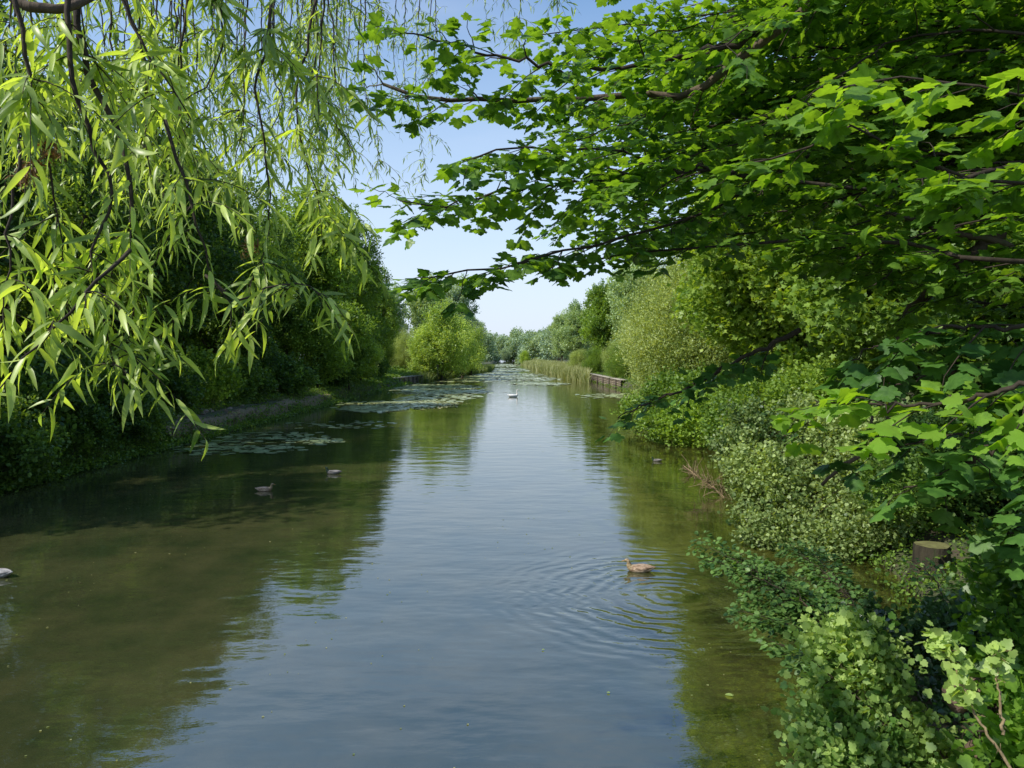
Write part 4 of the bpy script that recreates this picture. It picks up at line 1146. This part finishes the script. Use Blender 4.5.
# pale sunlit hawthorn over the water
nb += blob_bush('hawthorn_bush', 'pale sunlit hawthorn bush spilling over the water above the dead twigs', 'bush', (8.3, 16.5, .5),
    blobs_px([(760, 470, 16.5, .75), (790, 500, 16, .75), (752, 500, 16.5, .4), (820, 470, 16.5, .8), (850, 500, 15.5, .7), (740, 445, 17.5, .6), (780, 435, 17.5, .7), (830, 435, 17, .8), (760, 530, 15.5, .5), (800, 535, 15, .5), (840, 540, 14.5, .5), (870, 460, 16, .8), (880, 520, 14.5, .6), (900, 430, 16.5, .8), (738, 520, 16, .2), (735, 470, 17, .25), (745, 415, 18, .4), (800, 415, 17.5, .5)]),
    24, 22, .17, .066, T_C, 'haw', seed=61, stems=46, up=.5, edge=.35)
nb += blob_bush('hawthorn_bush', 'dim green hawthorn bush filling the bank behind the tree stump', 'bush', (10.5, 14.5, .6),
    blobs_px([(900, 490, 14, .7), (950, 480, 14.5, .9), (1000, 500, 14, .9), (1040, 460, 14, 1.0), (960, 520, 14.5, .6), (930, 450, 15, .9), (985, 440, 15, 1.0)]),
    30, 24, .14, .07, T_O, 'dark', seed=62, stems=16)
nb += blob_bush('leafy_bush', 'bright bush on the waterline at the foot of the pale willow', 'bush', (9.6, 33, .3),
    blobs_px([(660, 428, 34, .9), (690, 425, 33, 1.2), (720, 415, 32, 1.4), (640, 415, 38, 1.0), (700, 395, 34, 1.3), (745, 400, 30, 1.2), (675, 400, 37, 1.5)]),
    9, 26, .3, .13, T_O, 'mid', seed=63, stems=14)
nb += blob_bush('leafy_bush', 'mid green bush between the hawthorn and the bright waterline bush', 'bush', (9.0, 23, .3),
    blobs_px([(730, 425, 24, .8), (765, 410, 24, 1.1), (810, 400, 23, 1.2), (850, 395, 22, 1.3), (740, 445, 23, .5)]),
    14, 26, .25, .10, T_O, 'mid', seed=64, stems=14)


# layered alder boughs over the water: rounded leaves on level twigs
def bough_shrub(name, label, root, tips, leaf, tmpl, mat, seed, gap=.04, spacing=.07, tw=(.15, .4), r0=.016, group=None, arch=.25, tint=(.45, .2), flat=.35, wood='twig', cat='bush', dense=1.0, t0=.3):
    e = empty(name, root, 0, 1, label, cat, group); g_ = np.random.default_rng(seed); root = np.array(root, float); n = 0
    for tp in tips:
        tp = np.array(tp, float) - root; mid = tp * .5 + np.array([0, 0, arch * np.linalg.norm(tp) * .5]) + g_.normal(0, .06, 3)
        path = smooth_path([g_.normal(0, .04, 3) * np.array([1, 1, 0]), mid, tp], 26); path[1:] += g_.normal(0, .006, (25, 3))
        rad = np.linspace(r0, .002, 26)
        wd = Buf(); lv = Buf(); tube(wd, path, rad, 6)
        n += twigs_and_leaves(g_, wd, lv, path, rad, t0=t0, spacing=spacing, tw_len=tw, leaf=leaf, tmpl=tmpl, gap=gap, flat=flat, tint=tint, dense=dense)
        br = wd.build('branch', M[wood], e, True); lv.build('foliage', M[mat], br)
    return n


tips = [W(*p) for p in [(700, 542, 9.2), (715, 560, 8.8), (745, 590, 8.2), (760, 560, 9.2), (790, 545, 10), (740, 610, 7.8), (770, 640, 7.2), (790, 592, 8.2), (812, 552, 9.8), (820, 630, 7.2), (850, 632, 7.3), (760, 618, 7.6), (730, 552, 9.0), (800, 660, 6.6), (850, 650, 6.6)]]
nb += bough_shrub('alder_shrub', 'dark shrub with small round leaves reaching level over the water', W(905, 690, 6.9), tips, (.05, .08), T_O, 'alder', 71, gap=.03, spacing=.04, tw=(.15, .45), arch=.12, dense=1.2)
tips = [W(*p) for p in [(940, 590, 7.4), (970, 600, 7.2), (920, 560, 8.4), (990, 570, 7.5), (1010, 600, 7), (930, 620, 7)]]
nb += bough_shrub('alder_shrub', 'small leafy shrub growing in front of the tree stump', W(960, 660, 7.3), tips, (.05, .08), T_O, 'alder', 72, gap=.04, spacing=.08, arch=.2, tint=(.7, .2))
nb += blob_bush('currant_bush', 'light green currant bush with lobed leaves at the bottom right edge of the water', 'bush', W(885, 800, 4.5),
    blobs_px([(830, 655, 4.7, .16), (860, 690, 4.6, .22), (825, 720, 4.5, .16), (850, 750, 4.3, .22), (890, 730, 4.5, .22), (880, 660, 4.9, .12), (835, 780, 4.2, .22), (900, 785, 4.3, .25), (950, 790, 4.3, .2), (815, 690, 4.8, .08), (845, 640, 4.9, .10), (870, 635, 5, .08), ]),
    230, 11, .08, .040, T_C, 'currant', seed=73, stems=46, up=.9, edge=.2, size_var=.5, stretch=1.5)
nb += blob_bush('leafy_bush', 'dark broad leaved bush at the bottom right corner of the view', 'bush', W(1060, 800, 4.2),
    blobs_px([(1030, 600, 4.4, .3), (1025, 660, 4.2, .25), (1015, 740, 3.9, .2), (1050, 720, 4, .3), (1005, 780, 3.9, .2), (1050, 560, 4.8, .3)]),
    90, 10, .10, .06, T_C, 'maple', seed=74, stems=14, up=.5)
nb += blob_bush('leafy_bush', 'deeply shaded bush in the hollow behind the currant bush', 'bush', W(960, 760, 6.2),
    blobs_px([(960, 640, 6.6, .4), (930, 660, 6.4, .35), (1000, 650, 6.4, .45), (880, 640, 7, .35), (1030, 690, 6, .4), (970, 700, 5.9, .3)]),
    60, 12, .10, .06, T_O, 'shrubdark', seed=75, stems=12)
# sunlit sprays on bare twigs
tips_a = [W(*p) for p in [(932, 632, 4.2)]]
def spray(label, pix, leafy_from, seed, n=46):
    e = empty('leafy_shoot', W(*pix[0]), 0, 1, label, 'shoot'); r0 = W(*pix[0]); g_ = np.random.default_rng(seed)
    path = smooth_path([W(*p) - r0 for p in pix], 30); path[1:-1] += g_.normal(0, .004, (28, 3))
    wd = Buf(); tube(wd, path, np.linspace(.008, .003, 30), 7)
    for a in range(9):
        i_ = int(g_.integers(3, 26)); d_ = unit(g_.normal(0, 1, 3) + np.array([0, 0, .5])); tube(wd, [path[i_], path[i_] + d_ * g_.uniform(.02, .07)], [.003, .0015], 4)
    lv = Buf(); i = g_.integers(int(30 * leafy_from), 30, n)
    P = path[i] + g_.normal(0, .028, (n, 3)); D = unit(g_.normal(0, 1, (n, 3)) + np.array([0, 0, .1]))
    for a in range(0, n, 3): tube(wd, [path[i[a]], P[a]], [.002, .001], 4, cap=False)
    lv.scatter(*T_C, P, frames(D, unit(g_.normal(0, .5, (n, 3)) + np.array([0, -.3, 1]))), g_.uniform(.035, .065, n), np.clip(g_.normal(.75, .2, n), 0, 1))
    st_ = wd.build('stem', M['twigpale'], e, True); lv.build('foliage', M['currant'], e)
spray('leafy shoot on a bare tan stem leaning left in the bottom right corner', [(1015, 775, 3.5), (985, 730, 3.6), (968, 700, 3.65), (958, 675, 3.7), (948, 655, 3.75), (932, 632, 3.8)], .5, 81, 120)
spray('short upright shoot on a tan stem at the far bottom right', [(1003, 735, 3.5), (1000, 700, 3.55), (997, 665, 3.6), (999, 650, 3.6)], .65, 82, 40)

# tree stump on the bank
M['cutwood'] = noisemat('cut_wood', [(.3, (.09, .08, .03)), (.7, (.20, .20, .07))], 8)
M['stumpbark'] = noisemat('dark_bark', [(.3, (.012, .010, .006)), (.6, (.045, .038, .022)), (.75, (.03, .05, .012))], 8, stretch=(1, 1, .25), bump=.9)
sx_, sy_ = W(932, 565, 12.6)[:2]
e = empty('tree_stump', (sx_, sy_, .10), .3, 1, 'short dark tree stump with mossy cut top on the right bank', 'tree stump')
b = Buf(); a = np.arange(20) / 20 * 2 * np.pi; pr = []
for z, r in [(-.3, .52), (0, .42), (.15, .33), (.4, .285), (.62, .28), (.66, .27)]:
    rr = r * (1 + (.05 + .16 * max(0, .2 - z)) * np.sin(3 * a + 1) + .035 * np.sin(7 * a)); pr.append(np.stack([rr * np.cos(a), rr * np.sin(a), np.full(20, z)], 1))
b.add(np.concatenate(pr), [(i * 20 + j, i * 20 + (j + 1) % 20, (i + 1) * 20 + (j + 1) % 20, (i + 1) * 20 + j) for i in range(5) for j in range(20)])
b.build('trunk', M['stumpbark'], e, True)
b = Buf(); b.add(np.vstack([pr[-1] + np.array([0, 0, .003]), [[0, 0, .675]]]), [(j, (j + 1) % 20, 20) for j in range(20)]); b.build('cut_top', M['cutwood'], e)
# fallen logs bottom right
M['redbark'] = noisemat('reddish_bark', [(.3, (.05, .03, .02)), (.7, (.22, .15, .105))], 7, bump=1.0)
for pix, r, lab in [([(950, 700, 4.3), (985, 690, 4.3), (1040, 700, 4.2)], .075, 'reddish fallen log lying across the bank under the tan stem'), ([(975, 790, 4.0), (985, 745, 4.15), (1000, 715, 4.3)], .085, 'short reddish log end pointing at the camera in the bottom right corner'), ([(900, 790, 4.3), (930, 762, 4.4), (965, 755, 4.5)], .05, 'grey root under the currant bush')]:
    p = smooth_path([W(*q) for q in pix], 18); b = Buf(); rr = r * (1 + .12 * np.sin(np.arange(18) * 1.3)); tube(b, p - p[0], rr, 12)
    o = b.build('log', M['redbark'], None, True); o.location = p[0]; tag(o, lab, 'log')
# dead reddish twigs in the water
g = np.random.default_rng(91)
for pix, lab in [([(684, 466, 22), (700, 478, 21.5), (722, 495, 21), (748, 520, 20)], 'reddish dead branch sticking out of the water by the hawthorn'), ([(683, 465, 25), (690, 472, 25), (697, 477, 25)], 'short dead twig poking from the water left of the dead branch')]:
    p = smooth_path([W(*q) for q in pix], 26); b = Buf(); tube(b, p - p[0], np.linspace(.012, .035, 26), 6)
    for k in range(130 if len(pix) > 3 else 14):
        i = int(g.uniform(.15, 1) * 25); d = unit(g.normal(0, 1, 3) + np.array([-.5, 0, .4])); ln = g.uniform(.15, .7)
        tube(b, smooth_path([p[i] - p[0], p[i] - p[0] + d * ln * .5 + g.normal(0, .04, 3), p[i] - p[0] + d * ln], 5), np.linspace(.011, .005, 5), 4, cap=False)
    o = b.build('dead_branch', M['deadwood'], None, True); o.location = p[0]; tag(o, lab, 'dead branch')
# bare crooked limb of the near sycamore
for pix, r in [([(900, 330, 6.0), (893, 385, 6.0), (889, 425, 6.0), (884, 443, 6.0), (865, 452, 6.0), (840, 468, 6.1), (822, 485, 6.2)], .035), ([(886, 392, 6.0), (875, 410, 6.0), (870, 430, 6.0), (874, 445, 6.0)], .016), ([(1000, 232, 5.6), (960, 265, 5.6), (930, 290, 5.7), (905, 315, 5.8)], .06), ([(1060, 290, 5.2), (1010, 245, 5.2), (949, 232, 5.3), (900, 215, 5.4), (841, 201, 5.5)], .03)]:
    p = smooth_path([W(*q) - SYC for q in pix], 26); b = Buf(); p[1:-1] += g.normal(0, .01, (24, 3)); tube(b, p, np.linspace(r, r * .4, 26), 8); b.build('branch', M['barkmoss'], syc, True)
print('bush leaves', nb)

# ---------------------------------------------------------------- render settings
sc.view_settings.view_transform = 'Standard'; sc.view_settings.look = 'None'; sc.view_settings.exposure = 0
cy = sc.cycles
cy.max_bounces = 8; cy.diffuse_bounces = 3; cy.glossy_bounces = 3; cy.transmission_bounces = 4; cy.use_denoising = True
cy.caustics_reflective = False; cy.caustics_refractive = False; cy.sample_clamp_indirect = 6
